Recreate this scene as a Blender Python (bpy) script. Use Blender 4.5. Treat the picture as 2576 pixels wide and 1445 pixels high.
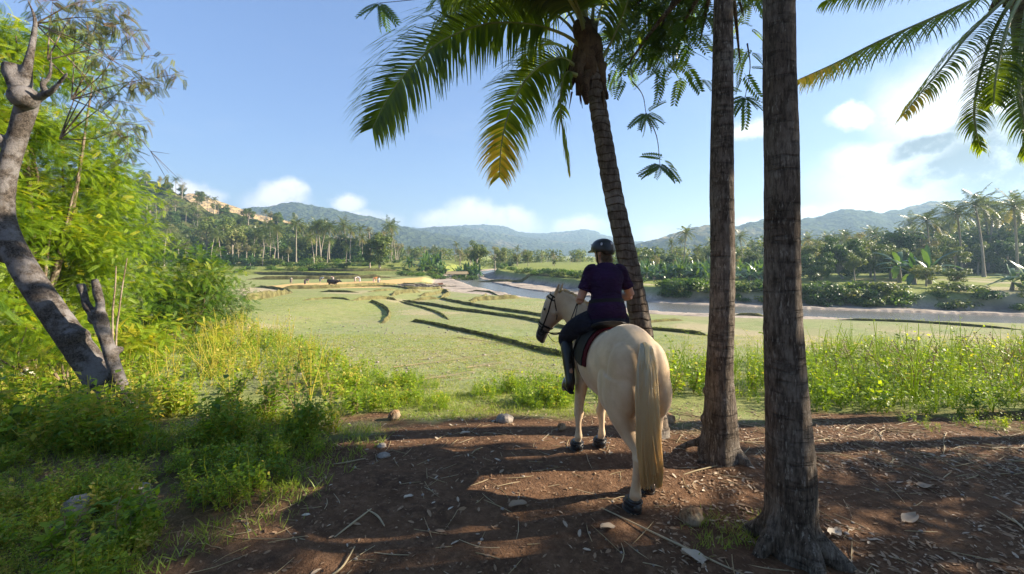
import bpy, math, random
import numpy as np
from mathutils import Vector
from math import radians, sin, cos, pi

SC = bpy.context.scene
C = SC.collection
for _o in list(bpy.data.objects):
    bpy.data.objects.remove(_o)

# ------------------------------------------------------------------ camera, sky, sun, exposure
F, CX, HY, CH = 990.0, 1288.0, 640.0, 2.0        # focal length and picture centre of the photograph (2576 px wide), eye height
cam = bpy.data.cameras.new('camera'); camo = bpy.data.objects.new('camera', cam); C.objects.link(camo)
cam.sensor_width = 36; cam.lens = F / 2576 * 36; cam.clip_start = 0.05; cam.clip_end = 20000
cam.shift_y = -(722.5 - HY) / 2576
camo.location = (0, 0, CH); camo.rotation_euler = (pi / 2, 0, 0)
SC.camera = camo

SUN_AZ, SUN_EL = 84.0, 27.0
sun = bpy.data.lights.new('sun', 'SUN'); suno = bpy.data.objects.new('sun', sun); C.objects.link(suno)
sun.energy = 5.0; sun.angle = radians(0.55); sun.color = (1.0, 0.87, 0.68)
SDIR = Vector((sin(radians(SUN_AZ)) * cos(radians(SUN_EL)), cos(radians(SUN_AZ)) * cos(radians(SUN_EL)), sin(radians(SUN_EL))))
suno.rotation_euler = SDIR.to_track_quat('Z', 'Y').to_euler(); suno.location = SDIR * 60

SC.view_settings.view_transform = 'Standard'; SC.view_settings.look = 'None'
SC.view_settings.gamma = 1; SC.view_settings.exposure = 1.8
SC.cycles.max_bounces = 8; SC.cycles.transparent_max_bounces = 12
SC.cycles.diffuse_bounces = 4; SC.cycles.transmission_bounces = 4; SC.cycles.volume_bounces = 0
SC.cycles.caustics_reflective = False; SC.cycles.caustics_refractive = False
SC.cycles.use_denoising = True

class NT:
    """small helper for writing node trees"""
    def __init__(s, tree): s.t = tree; s.n = tree.nodes; s.l = tree.links
    def new(s, typ, **kw):
        nd = s.n.new(typ)
        for k, v in kw.items(): setattr(nd, k, v)
        return nd
    def put(s, sock, v):
        if v is None: return
        if isinstance(v, bpy.types.NodeSocket): s.l.new(v, sock)
        else:
            if sock.type == 'RGBA' and len(v) == 3: v = (*v, 1)
            sock.default_value = v
    def math(s, op, a, b=None, c=None, clamp=False):
        nd = s.new('ShaderNodeMath', operation=op, use_clamp=clamp)
        for i, v in enumerate((a, b, c)): s.put(nd.inputs[i], v)
        return nd.outputs[0]
    def vmath(s, op, a, b=None, out=0, scale=None):
        nd = s.new('ShaderNodeVectorMath', operation=op)
        s.put(nd.inputs[0], a); s.put(nd.inputs[1], b)
        if scale is not None: s.put(nd.inputs['Scale'], scale)
        return nd.outputs[out]
    def noise(s, vec, scale, detail=4, rough=0.55, out='Fac', dist=0.0):
        nd = s.new('ShaderNodeTexNoise'); s.put(nd.inputs['Vector'], vec)
        nd.inputs['Scale'].default_value = scale; nd.inputs['Detail'].default_value = detail
        nd.inputs['Roughness'].default_value = rough; nd.inputs['Distortion'].default_value = dist
        return nd.outputs[out]
    def voro(s, vec, scale, out='Distance', feature='F1'):
        nd = s.new('ShaderNodeTexVoronoi', feature=feature); s.put(nd.inputs['Vector'], vec)
        nd.inputs['Scale'].default_value = scale
        return nd.outputs[out]
    def ramp(s, v, a, b, c=0.0, d=1.0, smooth=True):
        nd = s.new('ShaderNodeMapRange', interpolation_type='SMOOTHSTEP' if smooth else 'LINEAR')
        s.put(nd.inputs['Value'], v)
        for k, x in zip(('From Min', 'From Max', 'To Min', 'To Max'), (a, b, c, d)): s.put(nd.inputs[k], x)
        return nd.outputs['Result']
    def mix(s, f, a, b, mode='MIX'):
        nd = s.new('ShaderNodeMix', data_type='RGBA', blend_type=mode)
        s.put(nd.inputs[0], f); s.put(nd.inputs[6], a); s.put(nd.inputs[7], b)
        return nd.outputs[2]
    def attr(s, name):
        return s.new('ShaderNodeAttribute', attribute_name=name).outputs['Fac']
    def pos(s): return s.new('ShaderNodeNewGeometry').outputs['Position']
    def obj(s): return s.new('ShaderNodeTexCoord').outputs['Object']
    def scale(s, v, x, y, z): return s.vmath('MULTIPLY', v, (x, y, z))
    def bump(s, h, strength=0.5, dist=0.05):
        nd = s.new('ShaderNodeBump'); s.put(nd.inputs['Height'], h)
        nd.inputs['Strength'].default_value = strength; nd.inputs['Distance'].default_value = dist
        return nd.outputs['Normal']

def dirp(px, py): return Vector(((px - CX) / F, 1.0, -(py - HY) / F)).normalized()

w = bpy.data.worlds.new('World'); SC.world = w; w.use_nodes = True
k = NT(w.node_tree); k.n.clear()
sky = k.new('ShaderNodeTexSky', sky_type='NISHITA', sun_disc=False)
sky.sun_elevation = radians(SUN_EL); sky.sun_rotation = radians(SUN_AZ)
sky.air_density = 1.0; sky.dust_density = 0.45; sky.ozone_density = 2.0; sky.altitude = 100
D = k.vmath('NORMALIZE', k.new('ShaderNodeTexCoord').outputs['Generated'])
n1 = k.noise(D, 9.0, 6, 0.6, 'Color'); n2 = k.noise(D, 30.0, 5, 0.65)
W1 = k.vmath('ADD', D, k.vmath('SCALE', k.vmath('SUBTRACT', n1, (0.5, 0.5, 0.5)), scale=0.085))
def blobs(lst):
    acc = None
    for px, py, r, q in lst:      # direction, angular radius (in photo pixels), squash
        v = dirp(px, py); rr = r / F * v.y
        d = k.vmath('SUBTRACT', W1, tuple(v)); d = k.vmath('MULTIPLY', d, (1, 1, q))
        m = k.ramp(k.vmath('LENGTH', d, out=1), rr * 1.15, rr * 0.45)
        acc = m if acc is None else k.math('MAXIMUM', acc, m)
    return acc
low = blobs([(700, 505, 85, 1.6), (735, 480, 50, 1.3), (870, 505, 42, 1.2), (480, 490, 75, 2.0), (1190, 545, 80, 1.6), (1270, 560, 100, 2.0),
             (1120, 565, 90, 2.2), (1450, 575, 90, 2.6), (1650, 600, 70, 2.0), (900, 560, 110, 3.0), (2150, 545, 95, 2.2), (2040, 535, 40, 1.3), (1900, 575, 60, 2)])
high = blobs([(2420, 250, 200, 1.5), (2330, 430, 250, 2.2), (2140, 295, 60, 2.2), (2180, 400, 110, 2.0), (2600, 330, 260, 1.2), (1890, 320, 70, 2.5)])
grey = blobs([(2520, 410, 190, 2.0), (2420, 430, 130, 2.6), (2620, 440, 230, 1.8), (2320, 375, 80, 2.5), (2480, 330, 90, 2.4)])
thin = k.ramp(k.noise(k.scale(D, 1.2, 1.2, 3.5), 2.6, 5, 0.6), 0.50, 0.85, 0.0, 0.12)
lowm = k.math('MULTIPLY', low, k.ramp(n2, 0.10, 0.50))
highm = k.math('MULTIPLY', high, k.ramp(n2, 0.05, 0.50))
greym = k.math('MULTIPLY', grey, k.ramp(n2, 0.15, 0.55))
SKYS = 0.10
col = k.mix(1.0, sky.outputs[0], (0.96, 0.99, 1.12), 'MULTIPLY')
lum = k.vmath('DOT_PRODUCT', col, (.3, .4, .3), out=1); col = k.vmath('SCALE', col, scale=k.math('DIVIDE', 3.35, k.math('ADD', lum, 3.1)))
sunward = k.ramp(k.vmath('DOT_PRODUCT', D, tuple(SDIR), out=1), 0.15, 1.0)
col = k.mix(thin, col, (2.2, 2.4, 2.8))
col = k.mix(k.math('MULTIPLY', lowm, 0.95), col, k.mix(sunward, (4.0, 3.95, 4.1), (3.5, 3.5, 3.5)))
col = k.mix(k.math('MULTIPLY', highm, 0.92), col, (3.5, 3.5, 3.45))
col = k.mix(k.math('MULTIPLY', greym, 0.9), col, (.22, .42, .52))
bg = k.new('ShaderNodeBackground'); k.put(bg.inputs[0], col); bg.inputs[1].default_value = SKYS
k.l.new(bg.outputs[0], k.new('ShaderNodeOutputWorld').inputs[0])

# ------------------------------------------------------------------ helpers
def rot_axis(a, b, ang):  # rotate vector arrays a about unit axis arrays b
    c, s_ = np.cos(ang)[..., None], np.sin(ang)[..., None]
    return a * c + np.cross(b, a) * s_ + b * (np.sum(a * b, -1, keepdims=True)) * (1 - c)
def unit(a): return a / np.maximum(np.linalg.norm(a, axis=-1, keepdims=True), 1e-9)

class MB:
    """collects vertices, faces and a per-vertex tint, and links them as one mesh object"""
    def __init__(s): s.v = []; s.f3 = []; s.f4 = []; s.t = []; s.n = 0; s.m4 = []; s.m3 = []
    def add(s, v, f, t=0.5, m=0):
        v = np.asarray(v, dtype=np.float64).reshape(-1, 3); f = np.asarray(f, dtype=np.int64)
        if f.shape[1] == 4: s.f4.append(f + s.n); s.m4.append(np.full(len(f), m))
        else: s.f3.append(f + s.n); s.m3.append(np.full(len(f), m))
        s.v.append(v); s.t.append(np.broadcast_to(np.asarray(t, dtype=np.float64), (len(v),)).copy()); s.n += len(v)
    def mesh(s, name, mats, smooth=True):
        me = bpy.data.meshes.new(name)
        v = np.concatenate(s.v)
        f4 = np.concatenate(s.f4) if s.f4 else np.zeros((0, 4), int); f3 = np.concatenate(s.f3) if s.f3 else np.zeros((0, 3), int)
        me.vertices.add(len(v)); me.vertices.foreach_set('co', v.astype(np.float32).ravel())
        nl = f4.size + f3.size
        me.loops.add(nl); me.loops.foreach_set('vertex_index', np.concatenate([f4.ravel(), f3.ravel()]).astype(np.int32))
        st = np.concatenate([np.arange(len(f4)) * 4, f4.size + np.arange(len(f3)) * 3]).astype(np.int32)
        me.polygons.add(len(st)); me.polygons.foreach_set('loop_start', st)
        me.polygons.foreach_set('material_index', np.concatenate(s.m4 + s.m3).astype(np.int32))
        me.polygons.foreach_set('use_smooth', np.full(len(st), smooth))
        me.update(calc_edges=True)
        a = me.attributes.new('tint', 'FLOAT', 'POINT'); a.data.foreach_set('value', np.concatenate(s.t).astype(np.float32))
        for m in (mats if isinstance(mats, (list, tuple)) else [mats]): me.materials.append(m)
        return me
    def build(s, name, mats, parent=None, smooth=True):
        o = bpy.data.objects.new(name, s.mesh(name, mats, smooth)); C.objects.link(o)
        if parent: o.parent = parent
        return o

def tag(o, label=None, cat=None, group=None, kind=None):
    if label: o['label'] = label
    if cat: o['category'] = cat
    if group: o['group'] = group
    if kind: o['kind'] = kind
    return o
def empty(name, loc=(0, 0, 0), rz=0.0):
    o = bpy.data.objects.new(name, None); C.objects.link(o); o.location = loc; o.rotation_euler = (0, 0, rz); o.empty_display_size = 0.2
    return o
def copy_tree(o, parent=None):
    c = o.copy(); C.objects.link(c)
    if parent: c.parent = parent
    for ch in list(o.children): copy_tree(ch, c)
    return c

def crom(p, sub):
    p = np.asarray(p, float); n = len(p)
    if sub <= 1: return p
    q = np.vstack([2 * p[0] - p[1], p, 2 * p[-1] - p[-2]]); out = []
    for i in range(n - 1):
        a, b, c, d = q[i], q[i + 1], q[i + 2], q[i + 3]
        for j in range(sub):
            t = j / sub
            out.append(0.5 * ((2 * b) + (c - a) * t + (2 * a - 5 * b + 4 * c - d) * t * t + (3 * b - a - 3 * c + d) * t ** 3))
    out.append(p[-1]); return np.array(out)
def tube(mb, pts, rad, n=10, sub=1, tint=0.5, m=0, wob=0.0, seed=0, lobes=0, lobe_amp=None, flat=1.0):
    pr = np.column_stack([np.asarray(pts, float), np.asarray(rad, float)])
    pr = crom(pr, sub); p = pr[:, :3]; r = np.maximum(pr[:, 3], 1e-4); K = len(p)
    T = unit(np.gradient(p, axis=0)); up = np.array([0.13, 0.21, 1.0]) if abs(T[0, 2]) < 0.9 else np.array([1.0, 0.2, 0.0])
    U = np.zeros_like(p); u = up - T[0] * up.dot(T[0])
    for i in range(K):
        u = u - T[i] * u.dot(T[i]); u /= np.linalg.norm(u); U[i] = u
    V = np.cross(T, U); a = np.linspace(0, 2 * pi, n, endpoint=False)
    rr = np.repeat(r[:, None], n, 1)
    if wob:
        g = np.random.default_rng(seed)
        for q in range(1, 5):
            rr = rr * (1 + wob / q * np.sin(a[None] * q + g.uniform(0, 6) + np.linspace(0, g.uniform(2, 14), K)[:, None]) * g.uniform(.4, 1, (1, 1)))
        rr = rr * (1 + wob * 0.5 * g.normal(0, 1, rr.shape))
    if lobes: rr = rr * (1 + np.asarray(lobe_amp)[:, None] * np.cos(a * lobes + 0.7)[None]) if lobe_amp is not None else rr
    ring = p[:, None] + rr[..., None] * (np.cos(a)[None, :, None] * U[:, None] + flat * np.sin(a)[None, :, None] * V[:, None])
    v = ring.reshape(-1, 3); i = np.arange(K - 1)[:, None] * n; j = np.arange(n)[None]; j2 = (j + 1) % n
    f = np.stack([i + j, i + j2, i + n + j2, i + n + j], -1).reshape(-1, 4)
    ti = np.asarray(tint, float)
    if ti.ndim: ti = np.interp(np.linspace(0, 1, K), np.linspace(0, 1, len(ti)), ti)
    mb.add(v, f, np.repeat(ti, n) if ti.ndim else tint, m)
    if ti.ndim: tint = float(ti[-1])
    for e, s_ in ((0, 1), (K - 1, -1)):
        vv = np.vstack([p[e][None], ring[e]]); jj = np.arange(n)
        ff = np.stack([np.zeros(n, int), 1 + (jj + 1) % n, 1 + jj], -1) if s_ > 0 else np.stack([np.zeros(n, int), 1 + jj, 1 + (jj + 1) % n], -1)
        mb.add(vv, ff, tint, m)
def loft(mb, st, n=24, sub=3, tint=0.5, m=0):
    """st: rows (centre xyz, u axis xyz, v axis xyz, ru, rv)"""
    A = np.array([list(c) + list(u) + list(v) + [a, b] for c, u, v, a, b in st], float); A = crom(A, sub)
    c, U, V, ru, rv = A[:, :3], unit(A[:, 3:6]), unit(A[:, 6:9]), np.maximum(A[:, 9], .002), np.maximum(A[:, 10], .002)
    a = np.linspace(0, 2 * pi, n, endpoint=False); K = len(c)
    ring = c[:, None] + (ru[:, None] * np.cos(a))[..., None] * U[:, None] + (rv[:, None] * np.sin(a))[..., None] * V[:, None]
    i = np.arange(K - 1)[:, None] * n; j = np.arange(n)[None]; j2 = (j + 1) % n
    # keep faces outward whichever handedness the axes have
    T = c[-1] - c[0]; flip = np.dot(np.cross(U[K // 2], V[K // 2]), T) < 0
    f = np.stack([i + j, i + j2, i + n + j2, i + n + j], -1).reshape(-1, 4)
    if flip: f = f[:, ::-1]
    mb.add(ring.reshape(-1, 3), f, tint, m); jj = np.arange(n)
    for e, q in ((0, 0), (K - 1, 1)):
        ff = np.stack([np.zeros(n, int), 1 + (jj + 1) % n, 1 + jj], -1)
        if (q == 1) != flip: ff = ff[:, ::-1]
        mb.add(np.vstack([c[e][None], ring[e]]), ff, tint, m)
def ball(mb, c, r, ax=None, n=14, tint=0.5, m=0):
    r = np.broadcast_to(np.asarray(r, float), (3,)); th = np.linspace(0, pi, n)[1:-1]; ph = np.linspace(0, 2 * pi, n * 2, endpoint=False)
    R = np.eye(3) if ax is None else np.asarray(ax, float)
    P = np.stack([np.sin(th)[:, None] * np.cos(ph), np.sin(th)[:, None] * np.sin(ph), np.repeat(np.cos(th)[:, None], len(ph), 1)], -1).reshape(-1, 3)
    P = np.vstack([P, [[0, 0, 1], [0, 0, -1]]]) * r; P = P @ R + np.asarray(c, float)
    N = len(ph); K = n - 2; i = np.arange(K - 1)[:, None] * N; j = np.arange(N)[None]; j2 = (j + 1) % N
    mb.add(P, np.stack([i + j, i + N + j, i + N + j2, i + j2], -1).reshape(-1, 4), tint, m)
    jj = np.arange(N); b = mb.n - len(P)
    mb.f3.append(np.stack([np.full(N, K * N), jj, (jj + 1) % N], -1) + b); mb.m3.append(np.full(N, m))
    mb.f3.append(np.stack([np.full(N, K * N + 1), (K - 1) * N + (jj + 1) % N, (K - 1) * N + jj], -1) + b); mb.m3.append(np.full(N, m))

def fuse(name, mb, mat, vox, it, parent=None):
    """one continuous skin over overlapping volumes"""
    o = mb.build('fuse', mat); r = o.modifiers.new('r', 'REMESH'); r.mode = 'VOXEL'; r.voxel_size = vox
    s_ = o.modifiers.new('s', 'SMOOTH'); s_.iterations = it; s_.factor = 0.5
    dg = bpy.context.evaluated_depsgraph_get(); me = bpy.data.meshes.new_from_object(o.evaluated_get(dg))
    bpy.data.objects.remove(o); me.name = name
    if not me.materials: me.materials.append(mat)
    me.polygons.foreach_set('use_smooth', np.full(len(me.polygons), True))
    o = bpy.data.objects.new(name, me); C.objects.link(o)
    if parent: o.parent = parent
    return o

def scatter(mb, tv, tf, pos, X, Zn, s, tint, m=0, tvt=None):
    """copies of a small template (x along, z normal) into one mesh"""
    X = unit(np.asarray(X, float)); Zn = np.asarray(Zn, float); Y = unit(np.cross(Zn, X)); Z = np.cross(X, Y)
    s = np.broadcast_to(np.asarray(s, float), (len(pos),)); N, M = len(pos), len(tv)
    v = (tv[None, :, 0, None] * X[:, None] + tv[None, :, 1, None] * Y[:, None] + tv[None, :, 2, None] * Z[:, None]) * s[:, None, None] + np.asarray(pos)[:, None]
    t = np.repeat(np.broadcast_to(np.asarray(tint, float), (N,))[:, None], M, 1)
    if tvt is not None: t = np.clip(t + tvt[None], 0, 1)
    f = tf[None] + (np.arange(N) * M)[:, None, None]
    mb.add(v.reshape(-1, 3), f.reshape(-1, tf.shape[1]), t.ravel(), m)

def diamond(l=1.0, wd=0.4, fold=0.08):
    v = np.array([[0, 0, 0], [l * .45, wd / 2, fold], [l, 0, -fold * .5], [l * .45, -wd / 2, fold]]); return v, np.array([[0, 1, 2, 3]])
def blade(l=1.0, wd=0.06, bend=0.3, seg=3):
    t = np.linspace(0, 1, seg + 1); v = []
    for q in t:
        hw = wd / 2 * (1 - q ** 1.5) + 0.002; v += [[l * q, hw, -bend * q * q], [l * q, -hw, -bend * q * q]]
    return np.array(v), np.array([[2 * i, 2 * i + 1, 2 * i + 3, 2 * i + 2] for i in range(seg)])
def pinnate(n=10, l=1.0, ll=0.3, lw=0.09, droop=0.25, ang=65):
    """feather leaf: a rib and pairs of leaflets"""
    V = []; Fq = []
    for i in range(n):
        t = 0.12 + 0.88 * i / (n - 1); x = l * t; z = -droop * t * t; sc = (1 - 0.55 * abs(t - 0.45) ** 1.3)
        for sd in (1, -1):
            a = radians(ang - 18 * t); dx, dy = cos(a), sin(a) * sd; b = len(V); px, py = -dy * sd, dx * sd
            L, Wd = ll * sc, lw * sc
            V += [[x, 0, z], [x + dx * L * .5 - dy * Wd * .5, dy * L * .5 + dx * Wd * .5, z - 0.02 * l], [x + dx * L, dy * L, z - 0.1 * L], [x + dx * L * .5 + dy * Wd * .5, dy * L * .5 - dx * Wd * .5, z - 0.02 * l]]
            Fq.append([b, b + 1, b + 2, b + 3])
    b = len(V); hw = 0.008 * l
    for q in range(4):
        t = q / 3; V += [[l * t, hw, -droop * t * t], [l * t, -hw, -droop * t * t]]
    for q in range(3): Fq.append([b + 2 * q, b + 2 * q + 1, b + 2 * q + 3, b + 2 * q + 2])
    return np.array(V), np.array(Fq)

# ------------------------------------------------------------------ materials
def new_mat(name):
    m = bpy.data.materials.new(name); m.use_nodes = True; k = NT(m.node_tree); k.n.clear()
    out = k.new('ShaderNodeOutputMaterial'); return m, k, out
def principled(k, out, col, rough=0.8, normal=None, spec=0.3, **kw):
    p = k.new('ShaderNodeBsdfPrincipled'); k.put(p.inputs['Base Color'], col); k.put(p.inputs['Roughness'], rough)
    k.put(p.inputs['Specular IOR Level'], spec); k.put(p.inputs['Normal'], normal)
    for a, v in kw.items(): k.put(p.inputs[a], v)
    if out: k.l.new(p.outputs[0], out.inputs[0])
    return p
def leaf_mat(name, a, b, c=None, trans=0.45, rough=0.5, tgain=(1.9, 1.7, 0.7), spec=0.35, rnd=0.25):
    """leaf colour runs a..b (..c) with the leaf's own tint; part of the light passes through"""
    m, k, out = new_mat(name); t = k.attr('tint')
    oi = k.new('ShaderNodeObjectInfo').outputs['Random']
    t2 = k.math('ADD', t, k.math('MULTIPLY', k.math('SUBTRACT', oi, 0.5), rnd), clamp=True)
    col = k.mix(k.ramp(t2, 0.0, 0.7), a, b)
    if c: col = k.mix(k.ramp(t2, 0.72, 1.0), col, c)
    p = principled(k, None, col, rough, spec=spec)
    tr = k.new('ShaderNodeBsdfTranslucent'); k.put(tr.inputs[0], k.mix(1.0, col, tgain, 'MULTIPLY'))
    mx = k.new('ShaderNodeMixShader'); mx.inputs[0].default_value = trans
    k.l.new(p.outputs[0], mx.inputs[1]); k.l.new(tr.outputs[0], mx.inputs[2]); k.l.new(mx.outputs[0], out.inputs[0])
    return m
def bark_mat(name, a, b, c, vs=(14, 14, 3), bump=0.8, scale=1.0, patch=(0.45, 0.62)):
    m, k, out = new_mat(name); P = k.obj()
    f = k.noise(k.scale(P, *vs), 1.4 * scale, 8, 0.78); big = k.noise(P, 3.2 * scale, 5, 0.65); fine = k.noise(P, 45 * scale, 4, 0.7)
    col = k.mix(k.ramp(f, 0.38, 0.62), a, b); col = k.mix(k.ramp(big, *patch), col, c)
    col = k.mix(k.math('MULTIPLY', k.ramp(fine, 0.52, 0.68), 0.6), col, tuple(min(.4, x * 1.9) for x in b))
    crk = k.voro(k.scale(P, vs[0] * .5, vs[1] * .5, vs[2] * .6), 2.2 * scale, 'Distance', 'DISTANCE_TO_EDGE'); col = k.mix(k.ramp(crk, .05, .0, 0, .30), col, tuple(x * .5 for x in a))
    h = k.math('ADD', k.math('MULTIPLY', f, 0.7), k.math('MULTIPLY', fine, 0.35))
    principled(k, out, col, 0.9, k.bump(h, bump, 0.03), 0.15); return m
def plain(name, col, rough=0.6, spec=0.3, var=0.25, scale=6.0, bump=0.0, **kw):
    m, k, out = new_mat(name); P = k.obj(); n = k.noise(P, scale, 5, 0.6)
    c2 = tuple(x * (1 - var) for x in col); c3 = tuple(min(1, x * (1 + var)) for x in col)
    nm = k.bump(k.noise(P, scale * 9, 4, 0.6), bump, 0.01) if bump else None
    principled(k, out, k.mix(k.ramp(n, 0.3, 0.7), c2, c3), rough, nm, spec, **kw); return m

M = {}
def trunk_bark():
    m, k, out = new_mat('bark_dark'); P = k.obj()
    f = k.noise(k.scale(P, 26, 26, 5), 1.6, 8, .75); big = k.noise(P, 3.0, 5, .65); dash = k.noise(k.scale(P, 70, 70, 16), 1.0, 3, .6); ringn = k.noise(k.scale(P, 3, 3, 22), 1.2, 5, .65); spot = k.noise(P, 9, 4, .6)
    col = k.mix(k.ramp(f, .36, .64), (0.042, 0.031, 0.023), (0.155, 0.12, 0.092)); col = k.mix(k.ramp(big, .42, .62), col, k.mix(k.ramp(f, .4, .6), (0.095, 0.077, 0.062), (0.23, 0.195, 0.16)))
    col = k.mix(k.math('MULTIPLY', k.ramp(dash, .57, .66), k.ramp(spot, .35, .6)), col, (0.30, 0.265, 0.22)); col = k.mix(k.math('MULTIPLY', k.ramp(ringn, .40, .32), .45), col, (0.022, 0.016, 0.012))
    h = k.math('ADD', k.math('ADD', f, k.math('MULTIPLY', dash, .35)), k.math('MULTIPLY', k.ramp(ringn, .34, .46), .8)); principled(k, out, col, .92, k.bump(h, 1.0, .03), .12); return m
M['bark_dark'] = trunk_bark()
M['bark_grey'] = bark_mat('bark_grey', (0.030, 0.024, 0.020), (0.115, 0.096, 0.082), (0.185, 0.172, 0.170), (13, 13, 13), 1.0, 1.5)
M['twig'] = bark_mat('twig', (0.06, 0.04, 0.025), (0.20, 0.15, 0.10), (0.26, 0.21, 0.16), (20, 20, 6), 0.3)
M['far_trunk'] = bark_mat('far_trunk', (0.20, 0.17, 0.13), (0.34, 0.29, 0.23), (0.26, 0.22, 0.17), (4, 4, 1), 0.2)
M['feather'] = leaf_mat('feather_leaf', (0.075, 0.15, 0.010), (0.22, 0.315, 0.014), (0.40, 0.37, 0.03), 0.5)
M['wisp'] = leaf_mat('wispy_leaf', (0.06, 0.10, 0.04), (0.14, 0.16, 0.06), (0.16, 0.10, 0.06), 0.4)
M['bush'] = leaf_mat('bush_leaf', (0.022, 0.065, 0.008), (0.095, 0.18, 0.012), (0.26, 0.30, 0.03), 0.42)
M['weed'] = leaf_mat('weed_leaf', (0.10, 0.19, 0.012), (0.25, 0.35, 0.022), (0.44, 0.37, 0.08), 0.45)
M['dry'] = leaf_mat('dry_stem', (0.22, 0.16, 0.08), (0.40, 0.32, 0.18), (0.48, 0.40, 0.26), 0.3, tgain=(1.2, 1.1, 0.9))
M['grass'] = leaf_mat('grass_blade', (0.13, 0.20, 0.03), (0.24, 0.30, 0.06), (0.42, 0.38, 0.17), 0.4)
M['frond'] = leaf_mat('palm_frond', (0.042, 0.082, 0.008), (0.135, 0.19, 0.012), (0.50, 0.38, 0.05), 0.55, rough=0.4, spec=0.4, tgain=(2.6, 2.3, .7))
M['pinnate'] = leaf_mat('pinnate_leaf', (0.026, 0.065, 0.014), (0.065, 0.125, 0.016), (0.13, 0.19, 0.02), 0.48, rough=0.4, spec=0.4)
M['far_leaf'] = leaf_mat('far_leaf', (0.045, 0.080, 0.014), (0.12, 0.165, 0.028), (0.24, 0.24, 0.075), 0.3, rnd=0.6)
M['far_dark'] = leaf_mat('dense_leaf', (0.025, 0.060, 0.014), (0.06, 0.12, 0.020), (0.13, 0.18, 0.03), 0.28, rnd=0.3)
M['far_pale'] = leaf_mat('pale_leaf', (0.13, 0.14, 0.055), (0.20, 0.19, 0.09), (0.30, 0.27, 0.16), 0.3, rnd=0.5)
M['far_frond'] = leaf_mat('far_frond', (0.040, 0.070, 0.014), (0.12, 0.15, 0.026), (0.34, 0.28, 0.08), 0.28, rough=0.4, spec=0.5, rnd=0.25)
M['banana'] = leaf_mat('banana_leaf', (0.03, 0.08, 0.018), (0.08, 0.15, 0.03), (0.22, 0.24, 0.08), 0.3, rough=0.3, spec=0.6, rnd=0.4)
# ------------------------------------------------------------------ terrain
TY = np.array([-400, 0, 2.6, 3.3, 4.2, 5.2, 7.5, 11, 15, 19, 24, 30, 38, 45, 55, 65, 78, 90, 130, 700.])
TZ = np.array([.3, .04, 0, -.03, -.1, -.21, -.60, -.85, -1.1, -1.35, -1.65, -1.95, -2.32, -2.6, -2.93, -3.1, -3.2, -3.25, -3.25, -2.6])
_yy = np.linspace(-400, 700, 44001); _zz = np.interp(_yy, TY, TZ); _k = np.hanning(61); _k /= _k.sum(); _zs = np.convolve(np.pad(_zz, 30, 'edge'), _k, 'valid')
RIV = np.array([(75, 22), (43, 33), (25, 38), (14, 42.5), (6.5, 50), (-1, 62), (-7, 78), (-11, 100), (-4, 140), (30, 220)], float)
RWC = np.array([5.5, 6.0, 6.4, 7.0, 8.4, 9.5, 8.0, 6.0, 5.0, 5.0]); RWW = np.array([3.0, 3.2, 3.6, 3.9, 3.8, 3.0, 3.0, 3.0, 3.0, 3.0])
_rc = crom(np.column_stack([RIV, np.zeros(len(RIV)), RWC, RWW]), 5)
def river(X, Y):
    """distance to the river's middle, side (+ = far right bank), channel and water half widths"""
    bd = np.full(X.shape, 1e9); sd = np.zeros(X.shape); wc = np.zeros(X.shape); ww = np.zeros(X.shape)
    for i in range(len(_rc) - 1):
        a, b = _rc[i], _rc[i + 1]; ex, ey = b[0] - a[0], b[1] - a[1]; L = ex * ex + ey * ey
        t = np.clip(((X - a[0]) * ex + (Y - a[1]) * ey) / L, 0, 1)
        dx, dy = X - a[0] - t * ex, Y - a[1] - t * ey; d = np.hypot(dx, dy); q = d < bd
        bd = np.where(q, d, bd); sd = np.where(q, -(ex * (Y - a[1]) - ey * (X - a[0])), sd)
        wc = np.where(q, a[3] + t * (b[3] - a[3]), wc); ww = np.where(q, a[4] + t * (b[4] - a[4]), ww)
    return bd, sd, wc, ww
def sst(x, a, b):
    t = np.clip((x - a) / (b - a), 0, 1); return t * t * (3 - 2 * t)
def vnoise(X, Y, s, seed=0):
    """smooth value noise"""
    x, y = np.asarray(X) / s + seed * 17.3, np.asarray(Y) / s + seed * 9.1
    xi, yi = np.floor(x).astype(np.int64), np.floor(y).astype(np.int64); fx, fy = x - xi, y - yi
    fx, fy = fx * fx * (3 - 2 * fx), fy * fy * (3 - 2 * fy)
    def h(a, b):
        n = (a * 374761393 + b * 668265263 + seed * 1274126177) & 0xffffffff
        n = ((n ^ (n >> 13)) * 1274126177) & 0xffffffff
        return ((n ^ (n >> 16)) & 0xffff) / 65535.0
    return (h(xi, yi) * (1 - fx) + h(xi + 1, yi) * fx) * (1 - fy) + (h(xi, yi + 1) * (1 - fx) + h(xi + 1, yi + 1) * fx) * fy
def fbm(X, Y, s, seed=0, o=4):
    return sum(vnoise(X, Y, s / 2 ** i, seed + i) * 0.5 ** i for i in range(o)) / sum(0.5 ** i for i in range(o))
WATER_Z = -3.6
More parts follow.
